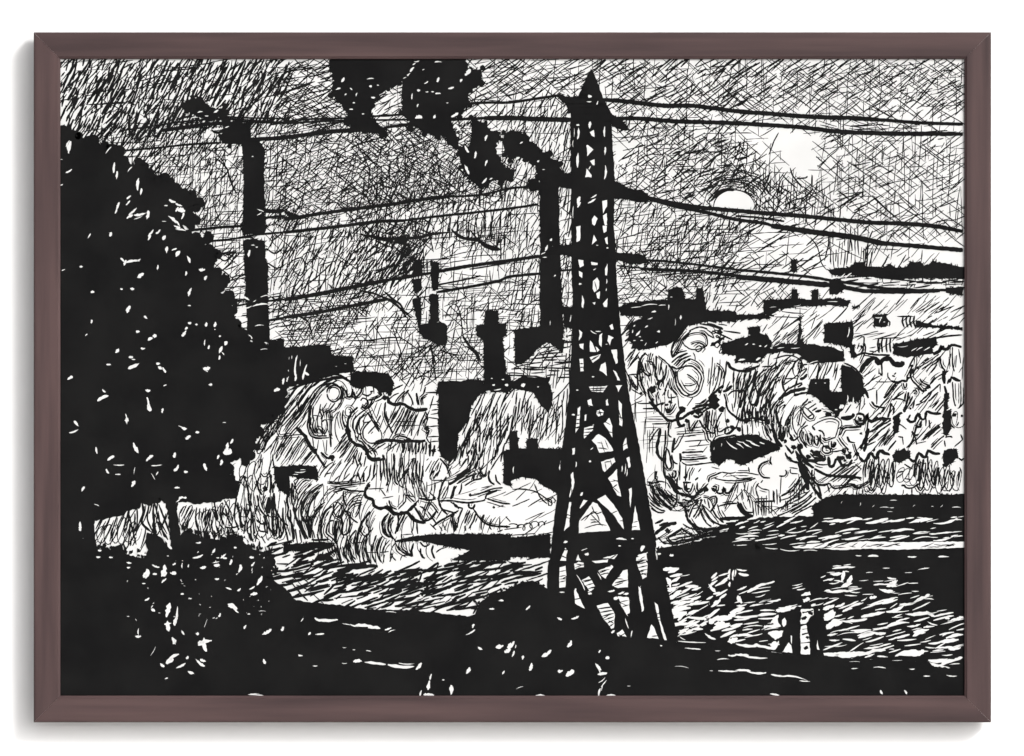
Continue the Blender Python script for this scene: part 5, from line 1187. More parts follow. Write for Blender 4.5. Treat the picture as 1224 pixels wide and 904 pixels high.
hatch(P(44, 490, 190, 800, 200, 1060, 200, 1220, 300, 1220, 500, 490, 500), 14, 7, (8, 26), (.8, 2.2), 8, white=True, void=False, prob=.75, extra=1)
hatch(P(44, 480, 90, 900, 90, 1060, 190, 480, 200), 8, 9, (6, 18), (.7, 1.6), 7, white=True, void=False, prob=.55, extra=1)
hatch(P(43, 830, 120, 1030, 150, 1040, 400, 910, 410), 16, 8, (8, 22), (.8, 2.0), 9, white=True, void=False, extra=1)
hatch(P(44, 0, 120, 230, 110, 250, 460, 0, 460), 14, 7, (8, 24), (.8, 2.0), 9, white=True, void=False, prob=.75, extra=1)
hatch(P(44, 480, 20, 640, 20, 640, 180, 480, 180), 4, 12, (5, 12), (.9, 2.2), 8, white=True, void=False, prob=.6, extra=1)
# posts / piers standing in the water
for q_, t_, a_ in ((0, 43, (1040, 30, 1075, 20, 1070, 260, 1060, 400, 1030, 400, 1020, 230)), (1, 43, (1150, 40, 1175, 50, 1170, 220, 1140, 260, 1145, 120)),
                   (2, 44, (215, 100, 290, 120, 290, 200, 250, 230, 220, 180)), (3, 44, (405, 130, 475, 130, 480, 200, 430, 215, 405, 190))):
    use('post_%d' % q_, 5, 'drawn_post')
    TF(t_, *a_)

# ---- wires
def wire(key, label, *segs):
    use(key, 5, 'drawn_power_line', label)
    for w, pts in segs:
        line(pts, w, taper=.75, rough=.14)


wire('w1', 'topmost power line', (2.2, P(11, 340, 390, 480, 370, 640, 345, 800, 330, 900, 325) + P(12, 0, 345, 130, 328, 340, 322, 470, 312)),
     (2.6, P(12, 450, 313, 650, 300, 980, 246) ), (3.2, P(12, 970, 245, 1100, 238, 1220, 237) + P(13, 150, 216, 260, 200)),
     (5.2, P(13, 500, 222, 620, 232, 830, 255, 1000, 257, 1220, 285) + P(14, 200, 300, 400, 315, 640, 322, 800, 334)), (4.0, P(14, 780, 330, 950, 345, 1225, 356)))
wire('w2', 'second power line from the top', (2.6, P(11, 330, 500, 560, 480, 700, 465, 880, 455)), (5.0, P(11, 1040, 437, 1220, 427) + P(12, 200, 400, 370, 387, 550, 380)), (3.4, P(12, 540, 372, 670, 358, 760, 350, 900, 332, 1220, 316)),
     (5.6, P(12, 1080, 322, 1220, 322) + P(13, 150, 328, 330, 332)), (5.2, P(13, 560, 325, 700, 325, 900, 340, 1220, 350) + P(14, 350, 372, 500, 390, 640, 400, 850, 406, 1225, 408)))
wire('w2b', 'short doubled power line at left', (4.6, P(11, 555, 390, 700, 370, 800, 355, 930, 350)), (2.0, P(11, 880, 312, 1000, 320, 1220, 325)), (2.2, P(11, 960, 340, 1220, 350) + P(12, 100, 345)), (2.4, P(12, 80, 346, 340, 335, 720, 330, 1000, 325, 1220, 312)), (2, P(11, 870, 310, 930, 352, 990, 345)))
wire('w3', 'third power line left', (3.2, P(21, 690, 28, 850, 10, 1000, -2) + P(11, 1060, 870, 1220, 850)), (4.2, P(12, -2, 870, 150, 845, 400, 810, 600, 785, 750, 760, 900, 745)), (2.8, P(12, 880, 746, 1050, 738, 1220, 702) + P(13, 100, 692, 200, 675)),
     (2.2, P(11, 1080, 810, 1150, 825, 1220, 822)), (3.0, P(12, 0, 830, 40, 850, 100, 856)))
wire('w3r', 'third power line right of the pylon', (5, P(13, 740, 750, 850, 776, 1000, 802, 1220, 822) + P(14, 200, 840, 400, 855, 700, 885, 900, 892, 1060, 905) + P(24, 1150, 15, 1225, 32)))
wire('w4', 'fourth power line left', (2.6, P(21, 830, 82, 950, 70, 1060, 50, 1220, 35)), (4.0, P(22, -2, 36, 200, 15, 340, -2) + P(12, 500, 882, 650, 876)), (3, P(12, 640, 876, 850, 850, 1000, 835, 1220, 810) + P(13, 150, 788)))
wire('w4r', 'fourth power line sagging low at right', (4.2, P(13, 735, 755, 900, 800, 1050, 830, 1220, 870) + P(14, 150, 890) + P(24, 200, 4)), (6.6, P(24, 190, 0, 400, 32, 600, 57, 800, 97)), (5.2, P(24, 780, 94, 1000, 112, 1225, 132)),
     (2.4, P(14, -2, 850, 120, 860, 260, 880)))
wire('w5', 'fifth power line left', (5.0, P(22, -2, 400, 150, 375, 350, 335, 550, 295)), (3.4, P(22, 540, 297, 700, 270, 850, 245)), (4.2, P(22, 840, 246, 1000, 217, 1220, 187) + P(23, 165, 163)), (2.4, P(21, 930, 440, 1060, 415, 1220, 398)), (2, P(22, 830, 320, 1000, 285, 1060, 270)), (1.6, P(22, 1000, 235, 1220, 200)))
wire('w6', 'lowest power line left', (4.2, P(22, -2, 495, 200, 465, 350, 435, 560, 395)), (3.4, P(22, 820, 360, 1000, 330, 1150, 300, 1220, 275) + P(23, 160, 258)), (2.4, P(23, 150, 262, 250, 245, 335, 238)), (3.2, P(21, 1130, 512, 1222, 497)))
wire('w5r', 'fifth power line right of the pylon', (2.8, P(23, 735, 185, 900, 198, 1220, 236)), (3.4, P(24, -2, 237, 200, 255, 400, 277, 540, 300, 650, 315, 800, 338, 900, 340)), (1.6, P(23, 700, 140, 770, 132, 830, 122)))
wire('w6r', 'lowest power line right of the pylon', (1.8, P(23, 575, 215, 700, 228, 850, 240)), (4, P(23, 740, 235, 1000, 246, 1220, 270)), (6.6, P(24, -2, 276, 150, 288, 300, 302, 500, 320)), (5.0, P(24, 480, 318, 600, 335, 700, 352, 900, 356, 1100, 350)), (2.2, P(24, 1090, 350, 1225, 352)))

# ---- pylon
use('drawn_pylon', 6, label='tall black lattice pylon with three pairs of arms')
body = P(13, 435, 52, 470, 120, 500, 215, 545, 290, 552, 460, 565, 660, 560, 904) + P(23, 568, 100, 575, 300, 585, 440, 602, 600, 620, 750, 640, 904) + P(33, 690, 250, 720, 420, 745, 560, 770, 700, 790, 900) + P(43, 815, 0, 860, 200, 908, 440,
       740, 440, 480, 425, 200, 260, 198, 130, 205, 0) + P(33, 215, 900, 235, 700, 260, 500, 280, 290, 300, 150, 318, 0) + P(23, 325, 760, 335, 560, 338, 440, 330, 200, 330, 0) + P(13, 327, 700, 325, 300, 300, 250, 370, 200, 400, 130)
fill(body, rough=.5)
TF(13, 400, 130, 370, 205, 300, 205, 260, 185, 250, 200, 270, 225, 300, 250, 325, 300, 545, 300)
TF(13, 500, 215, 545, 300, 600, 330, 642, 385, 605, 388, 550, 362, 480, 340, 440, 200)
TF(13, 230, 640, 260, 622, 330, 620, 400, 640, 560, 660, 640, 700, 720, 715, 752, 752, 735, 782, 640, 765, 560, 758, 330, 705, 250, 690, 170, 710, 110, 720, 90, 690)
TF(23, 185, 150, 210, 120, 260, 105, 385, 93, 400, 140, 580, 143, 660, 150, 720, 160, 748, 190, 720, 206, 640, 205, 575, 182, 400, 188, 330, 160, 260, 157)
for x in range(570, 740, 14):
    TL(13, 9, x, 690 + (x - 570) * .33, x + U(2, 10), 672 + (x - 570) * .33 + U(-8, 8))
# white cells, upper shaft
specks(13, "430 205 22 0 20;425 232 28 0 9;470 240 24 70 10;365 360 18 0 12;365 405 66 86 14;430 360 40 84 18;510 395 60 88 13;365 550 84 88 16;430 590 24 60 8;512 500 46 85 12;510 615 80 86 14;345 400 50 88 5;340 460 40 88 5;370 770 50 75 26;372 790 36 60 12;450 745 40 30 10;440 770 50 30 12;340 830 70 88 6")
WF(13, 428, 400, 452, 385, 455, 425, 438, 418)
WF(13, 412, 470, 418, 465, 450, 492, 415, 528)
WF(13, 430, 555, 455, 545, 456, 578, 445, 576)
WF(13, 405, 640, 412, 595, 440, 630, 438, 642)
WF(13, 498, 770, 522, 765, 522, 800, 500, 840)
WF(13, 442, 870, 456, 848, 470, 865, 455, 904, 442, 895)
WF(13, 500, 850, 522, 835, 522, 900, 512, 904)
WF(23, 357, 5, 380, 0, 376, 80, 358, 88)
WF(23, 497, 0, 520, 0, 518, 30, 505, 38)
WF(23, 440, 100, 450, 50, 468, 80)
WF(23, 510, 70, 525, 60, 528, 100, 518, 95)
WF(23, 368, 185, 395, 185, 396, 215, 375, 225)
WF(23, 370, 245, 390, 255, 386, 280, 374, 270)
WF(23, 512, 235, 526, 205, 522, 268, 512, 265)
WF(23, 435, 195, 470, 200, 470, 212, 440, 212)
WF(23, 445, 300, 470, 280, 480, 300, 478, 340, 455, 358, 445, 340)
WF(23, 465, 365, 485, 355, 482, 395, 470, 390)
WF(23, 388, 375, 400, 400, 395, 445, 385, 440)
WF(23, 500, 420, 525, 390, 522, 440, 505, 440)
WF(23, 442, 415, 460, 412, 455, 428)
specks(23, "378 315 16 0 12;455 235 20 30 8;520 300 26 88 8;524 120 12 0 10;518 345 16 80 7;470 105 12 0 6")
WF(23, 372, 560, 390, 575, 385, 600, 370, 620, 374, 590)
WF(23, 374, 640, 395, 635, 396, 668, 378, 658)
WF(23, 374, 720, 395, 720, 395, 785, 378, 785)
WF(23, 535, 540, 550, 530, 558, 560, 545, 562)
WF(23, 528, 590, 560, 605, 545, 615, 538, 645, 526, 620)
WF(23, 545, 670, 575, 670, 580, 740, 570, 748)
WF(23, 555, 780, 570, 785, 592, 835, 580, 836)
WF(23, 570, 865, 602, 860, 585, 898)
WF(23, 430, 620, 480, 670, 470, 680, 430, 680)
WF(23, 480, 590, 495, 580, 492, 655, 480, 640)
WF(23, 430, 710, 490, 695, 480, 715, 445, 740)
WF(23, 490, 750, 515, 735, 520, 810, 500, 790, 480, 780)
WF(23, 425, 870, 525, 865, 500, 900, 440, 895)
specks(23, "450 575 40 -30 6;475 570 30 0 8;447 815 14 0 10;362 888 14 0 10;520 640 12 0 6;440 650 12 0 6")
for a in ((425, 880, 520, 876), (430, 890, 510, 888)):
    TL(23, 7, *a, extra=2)
for x in (450, 470, 490):
    TL(23, 5, x, 866, x - 4, 900, extra=2)
TL(23, 9, 440, 610, 470, 690, extra=2)
TL(23, 9, 430, 730, 480, 700, extra=2)
TL(23, 7, 375, 745, 395, 745, extra=2)
TL(23, 7, 375, 765, 395, 764, extra=2)
TL(23, 6, 455, 300, 468, 350, extra=2)
# lower shaft cells
WF(33, 415, 40, 435, 30, 445, 70, 425, 72)
WF(33, 466, 95, 490, 88, 505, 100, 500, 118, 475, 128, 464, 112)
WF(33, 515, 40, 525, 30, 530, 65, 518, 66)
WF(33, 585, 40, 602, 60, 605, 180, 590, 170)
WF(33, 505, 165, 535, 135, 550, 180, 552, 240)
WF(33, 400, 190, 452, 170, 445, 200, 400, 245, 395, 225)
WF(33, 365, 85, 378, 70, 372, 185, 352, 215)
WF(33, 400, 120, 412, 115, 408, 150, 400, 150)
WF(33, 440, 255, 475, 220, 500, 235, 540, 270, 556, 312, 480, 322, 465, 280)
WF(33, 608, 280, 625, 240, 634, 300, 612, 312)
WF(33, 488, 370, 560, 350, 570, 375, 515, 430, 500, 420)
WF(33, 525, 465, 575, 410, 580, 470, 598, 560, 575, 550)
WF(33, 600, 400, 606, 390, 606, 425, 602, 425)
WF(33, 628, 350, 642, 345, 650, 400, 640, 405)
WF(33, 640, 520, 655, 510, 656, 560, 648, 620)
WF(33, 290, 745, 318, 590, 328, 590, 318, 720)
WF(33, 325, 440, 340, 425, 345, 480, 335, 540, 330, 470)
WF(33, 335, 300, 350, 295, 348, 330, 336, 332)
WF(33, 375, 620, 395, 575, 418, 580, 380, 630)
WF(33, 372, 690, 445, 590, 475, 600, 540, 742, 370, 755)
WF(33, 470, 575, 512, 550, 600, 650, 612, 735, 598, 720, 560, 660)
WF(33, 655, 740, 675, 610, 700, 740)
specks(33, "385 545 24 60 14;325 535 60 80 10;355 385 30 85 8;340 118 18 0 12;600 790 60 -5 14;590 825 16 0 10;660 787 14 0 10;298 805 24 20 18;412 870 24 0 20;400 845 36 20 6;715 840 36 60 26;715 870 60 20 16;620 410 60 85 7;630 430 40 85 8;430 370 14 0 12;268 400 34 88 9;440 300 20 40 8;805 868 18 0 14;870 876 24 0 16")
WF(33, 270, 905, 296, 835, 308, 850, 300, 905)
WF(33, 355, 905, 365, 870, 380, 905)
WF(33, 500, 890, 580, 870, 560, 895)
WF(33, 680, 890, 735, 865, 740, 905, 680, 905)
for a in ((340, 190, 400, 175), (395, 160, 450, 158), (400, 178, 450, 176), (400, 195, 448, 194), (398, 213, 446, 210), (396, 230, 440, 226), (352, 190, 372, 186), (352, 165, 374, 163), (355, 145, 376, 142), (358, 120, 376, 118),
          (470, 110, 500, 105), (480, 90, 490, 125)):
    TL(33, 7, *a, extra=2)
TL(33, 26, 480, 175, 565, 290, extra=2)
TL(33, 22, 470, 190, 400, 270, extra=2)
TL(33, 20, 575, 370, 500, 455, extra=2)
TL(33, 36, 500, 440, 625, 690, extra=2)
TL(33, 22, 470, 590, 610, 745, extra=2)
TL(33, 18, 440, 570, 365, 650, extra=2)
TL(33, 16, 465, 345, 580, 325, extra=2)
TL(33, 6, 510, 250, 530, 300, extra=2)
TL(33, 6, 490, 260, 510, 320, extra=2)
TL(33, 5, 530, 480, 590, 470, extra=2)
TL(33, 5, 545, 500, 590, 540, extra=2)
TL(33, 5, 510, 370, 520, 420, extra=2)
TL(33, 5, 540, 360, 550, 400, extra=2)
TL(33, 5, 590, 690, 610, 690, extra=2)
TL(33, 5, 580, 70, 600, 150, extra=2)
TL(33, 5, 660, 700, 695, 690, extra=2)
TL(33, 6, 400, 690, 450, 640, 480, 690, 440, 700, extra=2)
TL(33, 6, 380, 690, 420, 660, 470, 640, extra=2)
TL(33, 6, 400, 730, 470, 710, 520, 715, extra=2)
TL(33, 6, 430, 650, 500, 720, extra=2)
TL(33, 6, 440, 610, 460, 650, 500, 640, extra=2)
# foot
WF(43, 265, 38, 298, 30, 302, 70, 298, 145, 265, 150)
WF(43, 345, 20, 370, 8, 396, 12, 398, 35, 372, 38, 350, 50)
WF(43, 385, 108, 425, 85, 458, 140, 430, 165)
WF(43, 345, 165, 352, 158, 385, 225, 402, 262, 350, 232)
WF(43, 468, 245, 525, 230, 565, 290, 560, 365, 545, 368, 500, 310)
WF(43, 575, 395, 605, 372, 628, 412, 580, 408)
WF(43, 548, 135, 610, 55, 634, 48, 636, 145, 580, 150)
WF(43, 580, 195, 640, 200, 645, 285, 630, 290, 600, 240)
WF(43, 475, 55, 550, 25, 555, 35, 512, 98, 490, 80)
WF(43, 440, 5, 530, -5, 525, 10, 460, 14)
WF(43, 685, 20, 730, 0, 742, 20, 735, 90, 715, 100, 700, 60)
WF(43, 692, 140, 706, 150, 722, 270, 712, 280, 700, 220)
WF(43, 778, 225, 795, 240, 812, 330, 846, 432, 832, 432, 800, 320)
WF(43, 738, 418, 762, 345, 776, 360, 800, 422)
specks(43, "380 120 100 -62 9;430 180 20 0 16;435 160 40 30 10;555 385 24 40 14;630 340 60 -72 10;612 265 90 -58 8;655 398 40 80 8;545 165 40 10 14;572 205 28 10 22;600 175 40 20 12;625 180 30 10 14;480 85 46 -60 7;280 172 30 0 9;350 160 20 60 12;700 165 60 80 4")
for y in (62, 88, 118):
    TL(43, 6, 262, y, 300, y - 8, extra=2)
for i in range(3):
    TL(43, 7, 392 + i * 14, 118 + i * 18, 445 + i * 8, 105 + i * 18, extra=2)
for i in range(6):
    TL(43, 8, 470 + i * 12, 262 + i * 20, 560, 250 + i * 18, extra=2)
for i in range(3):
    TL(43, 7, 480, 40 + i * 20, 545 - i * 8, 30 + i * 18, extra=2)
for i in range(4):
    TL(43, 7, 690, 20 + i * 20, 740, 8 + i * 20, extra=2)
TL(43, 8, 565, 122, 636, 105, extra=2)
TL(43, 8, 555, 140, 610, 120, extra=2)
TL(43, 6, 590, 225, 640, 215, extra=2)
TL(43, 6, 605, 250, 640, 240, extra=2)
TL(43, 6, 785, 290, 810, 285, extra=2)
TL(43, 6, 790, 310, 815, 305, extra=2)
TL(43, 6, 350, 40, 400, 20, extra=2)

# ---- trees, bushes, people
use('drawn_tree', 7, label='large black leafy tree filling the left side')
crown = (P(11, -8, 400, 45, 378, 80, 392, 86, 425, 110, 420, 150, 432, 165, 455, 190, 440, 222, 462, 250, 480, 264, 505, 278, 488, 305, 485, 330, 500, 334, 545, 348, 560, 366, 560, 380, 588, 400, 572, 430, 568, 458, 585, 462, 630, 485, 630, 520, 645, 542, 668,
           570, 655, 602, 670, 636, 692, 656, 720, 682, 728, 720, 728, 745, 752, 758, 775, 740, 800, 705, 806, 660, 800, 665, 815, 700, 828, 736, 840, 742, 870, 720, 904)
         + P(21, 640, 0, 650, 22, 700, 40, 742, 52, 758, 80, 762, 110, 800, 130, 840, 128, 856, 152, 835, 180, 828, 200, 838, 235, 822, 258, 855, 258, 892, 264, 902, 292, 895, 325, 868, 345, 882, 372, 915, 378, 922, 405, 915, 440, 945, 462, 950, 500, 962, 530, 978, 568, 995, 596, 1022, 620, 1062, 638, 1100, 655, 1160, 640, 1200, 640, 1240, 680, 1235, 740, 1215, 800, 1220, 860, 1200, 904)
         + P(31, 1215, 40, 1195, 85, 1165, 112, 1130, 135, 1068, 150, 1078, 205, 1060, 290, 1040, 340, 1010, 365, 960, 345, 915, 345, 925, 400, 930, 460, 942, 500, 930, 540, 890, 578, 860, 590, 800, 592, 740, 602, 700, 590, 645, 592, 640, 640, 660, 780, 606, 850, 600, 760, 588, 640, 572, 590, 525, 562, 490, 575, 455, 575, 440, 625, 400, 632, 372, 640, 340, 665, 280, 675, 240, 682, 195, 690, 200, 800, 190, 910)
         + P(41, -8, 0))
fill(crown, rough=1.0, step=2.5)
for i in range(330):          # rounded leaves along the crown's edge
    n = len(crown)
    k = int(U(2, 124)) % n
    (ax, ay), (bx, by) = crown[k], crown[(k + 1) % n]
    q = R()
    x, y = ax + (bx - ax) * q, ay + (by - ay) * q
    if y > 600 or x < 76:
        continue
    m = 9
    rr = U(1.0, 2.6) if i % 4 else U(4.2, 7)
    e_, an = U(.6, 1), U(0, 3.14)
    cx_, cy_ = x + U(-1.6, 1.6), y + U(-1.6, 1.6)
    fill([(cx_ + rr * math.cos(6.28 * t / m) * math.cos(an) - rr * e_ * math.sin(6.28 * t / m) * math.sin(an),
           cy_ + rr * math.cos(6.28 * t / m) * math.sin(an) + rr * e_ * math.sin(6.28 * t / m) * math.cos(an)) for t in range(m)], rough=.25)
gone = 0.0
for k in range(3, 112):        # the big scalloped leaf clusters that edge the crown
    (ax, ay), (bx, by) = crown[k], crown[k + 1]
    seg = math.hypot(bx - ax, by - ay)
    gone += seg
    if gone < 7.5 or ay > 600:
        continue
    gone = 0.0
    rr = U(4.2, 7.2)
    nx_, ny_ = (by - ay) / (seg or 1), -(bx - ax) / (seg or 1)
    cx_, cy_ = ax + nx_ * U(-1, 3), ay + ny_ * U(-1, 3)
    fill([(cx_ + rr * math.cos(6.283 * t / 14) * U(.88, 1.1), cy_ + rr * math.sin(6.283 * t / 14) * U(.88, 1.1)) for t in range(14)], rough=.35)
TF(21, 785, 40, 808, 28, 835, 45, 836, 85, 800, 105, 780, 90)
TF(21, 945, 395, 970, 400, 965, 450, 945, 450)
TF(11, 690, 740, 720, 725, 750, 760, 745, 795, 700, 800)
specks(11, "60 480 70 80 26;50 460 40 60 12;300 590 60 85 16;315 630 46 85 14;270 495 50 50 9;430 680 70 85 20;445 720 40 80 14;55 608 40 30 12;15 682 20 20 8;15 545 16 0 5;320 800 50 70 16;310 825 30 70 12;380 750 30 40 14;375 780 34 50 12;400 825 60 40 14;385 855 40 30 20;440 840 70 10 18;480 845 50 80 22;430 860 50 20 8;615 870 60 -40 20;640 890 50 -50 12;580 795 20 0 10;615 770 40 -20 20;650 790 40 -20 14;570 880 24 0 6;660 820 50 -10 30;670 850 40 70 12;640 815 30 60 14;385 600 40 50 9")
specks(21, "640 5 40 -20 14;660 22 60 -10 12;148 80 54 80 24;165 55 30 60 10;282 46 26 70 20;392 70 40 70 24;488 60 40 75 18;500 35 40 50 14;538 32 34 45 14;558 72 60 45 24;570 65 30 60 20;585 130 38 85 18;625 128 30 20 12;645 152 40 55 24;718 135 26 85 12;702 182 44 -65 16;536 205 54 86 18;535 225 30 80 12;345 185 30 -45 14;360 200 34 70 16;400 195 80 8 16;430 186 30 30 10;445 268 40 35 22;437 275 26 20 16;775 236 36 0 24;688 258 24 80 14;795 282 26 60 18;122 222 18 0 14;26 240 20 20 8;183 358 20 0 20;398 340 24 -8 16;340 342 14 0 12;710 358 50 70 18;378 452 44 68 24;470 495 24 -40 14;482 508 34 -55 14;178 518 22 80 14;706 432 18 0 10;708 525 20 0 16;690 555 20 40 16;678 582 40 55 20;428 572 22 0 18;518 595 24 0 22;495 612 30 30 20;540 588 20 60 14;105 605 50 75 22;120 585 30 40 14;218 628 36 60 20;150 590 18 40 8;798 533 26 85 16;845 533 30 80 18;745 533 14 0 12;872 597 12 0 12;812 625 70 86 12;812 655 24 80 12;790 632 34 86 10;904 635 26 60 22;876 670 44 65 20;868 712 24 80 14;888 690 20 -50 10;800 770 40 10 26;815 790 46 50 20;825 755 36 70 18;798 785 20 -30 10;456 662 26 0 16;316 675 30 50 20;390 710 26 0 16;405 722 20 0 10;405 758 70 25 24;270 750 26 0 12;538 744 22 0 16;550 768 30 -30 18;570 780 36 -60 14;62 822 34 30 20;495 845 28 80 20;482 888 30 -10 22;575 862 18 20 10;820 858 20 0 16;228 882 20 0 10;245 892 24 -40 12;1180 888 36 20 24;1215 840 36 80 16;1110 668 40 4 5;845 560 8 0 8")
specks(31, "240 28 70 25 20;482 50 60 -80 14;490 75 50 -75 26;478 8 14 0 8;562 95 28 80 14;95 150 20 -60 14;96 165 40 -50 16;82 205 56 20 12;365 140 60 -82 10;370 148 30 80 26;390 180 40 -40 14;680 190 30 -10 22;665 182 40 -20 6;700 240 34 35 20;750 212 22 0 16;908 244 30 80 30;912 290 46 85 20;912 318 50 10 40;935 260 30 60 14;415 295 60 -70 18;422 308 40 -60 26;205 310 40 -80 14;282 352 46 35 20;265 422 30 -60 16;325 388 60 0 9;492 352 50 40 20;478 424 22 -40 14;530 390 60 5 9;628 320 70 88 9;628 335 30 80 22;636 405 44 55 20;688 425 22 0 16;792 400 44 -70 20;878 375 34 75 18;862 345 24 70 16;403 490 40 60 22;532 435 24 60 10;410 420 40 80 6;570 538 46 -70 22;132 518 32 60 18;118 720 54 -86 14;116 730 30 80 22;122 800 40 55 18;640 512 30 0 14;660 565 26 20 18;682 565 20 0 14;645 580 30 40 10;320 440 30 0 10;215 655 30 0 18;235 655 20 0 10;205 605 30 -20 6;20 785 40 3 8;25 820 30 60 8;1185 20 30 -70 20;895 160 20 0 6;510 450 40 -60 5")
use('drawn_bush', 9, label='dark leafy bush below the big tree')
fill(P(31, 180, 790, 205, 810, 218, 852, 240, 838, 262, 832, 285, 852, 300, 832, 340, 818, 362, 868, 420, 885, 465, 892, 480, 850, 465, 800, 478, 756, 525, 760, 560, 788, 606, 848, 640, 800, 662, 760, 690, 738, 738, 760, 762, 778, 830, 785, 882, 796, 942, 778, 990, 768, 1012, 800, 1052, 842, 1112, 862, 1142, 905)
     + P(41, 1150, 0, 1185, 40, 1140, 90, 1222, 150) + P(42, 60, 215) + [(360, 840), (60, 840), (60, 640)], rough=.9)
for i in range(90):
    x, y = random.choice(P(31, 218, 852, 285, 852, 360, 868, 465, 890, 606, 848, 670, 750, 760, 776, 860, 792, 940, 778, 1012, 800, 1052, 842, 1112, 862))
    x += U(-8, 8)
    y += U(-4, 3)
    line([(x, y), (x + U(-3, 3), y - U(3, 10))], U(1.5, 4))
specks(31, "222 850 20 0 14;282 850 20 0 14;215 885 24 0 12;282 888 22 0 12;755 808 30 4 12;752 882 60 18 16;800 862 20 0 14;838 852 30 60 14;890 880 40 40 14;898 892 24 0 12;955 835 16 0 12;1042 888 26 0 18;505 850 20 80 24;445 870 60 -10 16;395 840 60 20 30;1010 800 40 -60 26;860 890 16 0 9;670 796 16 0 10;580 800 70 -50 18;600 828 40 -50 16;590 880 12 0 8")
specks(41, "380 12 30 -10 12;378 38 20 0 12;475 72 54 80 30;465 80 30 70 24;520 74 24 0 16;525 30 46 -20 12;565 55 70 75 34;575 75 30 50 20;620 70 34 0 22;625 20 20 30 16;568 112 30 40 14;668 28 30 86 10;702 30 18 80 10;780 38 36 10 18;855 25 34 0 22;850 10 40 10 8;930 10 34 70 16;978 44 46 75 26;1050 20 30 50 12;1045 50 20 80 8;855 100 24 0 14;918 152 36 -20 12;975 158 24 40 14;1085 110 60 60 24;1045 148 34 30 12;1055 182 40 10 22;668 182 18 0 14;478 210 30 30 16;510 268 26 -30 18;505 250 20 60 8;"
       "592 268 84 76 34;635 300 110 82 16;635 325 60 70 24;592 355 60 -82 26;590 342 40 10 16;622 435 44 -65 24;625 440 30 60 20;672 390 30 -60 12;750 396 18 0 18;792 455 80 -80 28;790 440 80 10 26;770 450 40 30 24;430 410 32 0 16;432 385 40 88 10;615 530 90 35 24;600 545 50 30 30;560 566 30 -40 20;660 568 60 28 16;695 525 20 60 18;765 552 66 -40 18;780 540 34 -20 18;715 605 36 -20 18;582 638 20 20 10;940 250 60 -30 30;955 262 60 -50 12;930 246 30 10 22;870 295 24 70 14;1028 290 16 0 10;1008 360 26 60 14;1125 386 60 30 22;1210 370 26 70 18;1112 546 30 -70 20;1065 728 90 -4 10;1060 720 50 0 6;375 302 14 0 6;710 205 20 0 8;460 125 20 0 8;510 490 60 60 4;795 340 50 70 4;1100 275 40 0 5;575 105 24 50 10")
for i in range(50):
    x, y = P(41, U(360, 1190), U(-60, 330))[0]
    ribbon([(x, y), (x + U(-1, 1), y + U(-1, 1)), (x + U(-2, 2), y + U(-2, 2))], U(.4, 1.3), True, .3, .3, extra=1)
for x, y in P(31, 1012, 800, 1052, 842, 1112, 862, 1142, 895, 700, 745, 738, 762, 800, 775, 882, 790, 942, 778, 525, 760, 240, 835, 300, 832) + P(41, 1150, 0, 1180, 40, 1150, 90, 1165, 60):
    for q in range(3):
        rr = U(2, 4.5)
        cx_, cy_ = x + U(-4, 4), y + U(-3, 4)
        fill([(cx_ + rr * math.cos(6.28 * t / 9) * U(.8, 1.2), cy_ + rr * math.sin(6.28 * t / 9) * U(.8, 1.2)) for t in range(9)], rough=.3)
use('bush_b', 8, 'drawn_bush', 'round dark bush in front of the pylon foot')
fill(P(42, 730, 745, 760, 640, 800, 560, 900, 440, 1000, 360, 1030, 290, 1062, 225, 1120, 182, 1190, 165) + P(43, 0, 150, 60, 121, 120, 111, 180, 140, 260, 200, 330, 260, 420, 330, 500, 420, 530, 560, 520, 745), rough=.9)
for i in range(70):
    x, y = random.choice(P(42, 1000, 350, 1035, 285, 1062, 225, 1090, 200, 1120, 182, 1190, 165) + P(43, 0, 150, 30, 135, 60, 121, 90, 115, 120, 111, 150, 125))
    x += U(-6, 6)
    y += U(-1, 4)
    ln_ = U(2, 5)
    an = U(0, 3.1)
    line([(x, y), (x + ln_ * math.cos(an), y - ln_ * math.sin(an))], U(1.5, 3.4))
specks(42, "1020 355 24 70 16;1005 388 60 30 12;1058 475 30 -30 14;1162 465 46 14 28;1205 488 40 30 26;1215 460 36 60 22;992 595 40 60 24;1182 605 24 60 12;1170 218 30 0 12;1120 262 30 0 12;780 675 54 80 26;790 630 36 75 12;900 700 56 88 28;780 728 60 -4 20;735 725 50 75 10;858 645 14 0 10")
specks(43, "5 460 60 55 16;15 505 36 70 14;28 465 20 80 8;68 525 24 80 16;95 256 34 45 14;265 315 30 -25 14;350 308 46 20 14;320 450 44 60 24;195 502 66 35 24;110 575 46 75 26;270 598 28 10 22;322 610 56 35 32;475 575 50 -50 18;497 612 54 8 20;480 600 34 -70 9;495 645 50 40 8;505 665 50 50 8;495 690 30 80 8;482 715 50 80 14;525 527 22 0 20;482 492 18 60 12;160 734 60 3 16;215 737 40 0 8;540 732 60 3 12;50 688 40 20 5")


def PZ(*a):
    return [(900 + a[i] / 7.533, 680 + a[i + 1] / 7.533) for i in range(0, len(a), 2)]


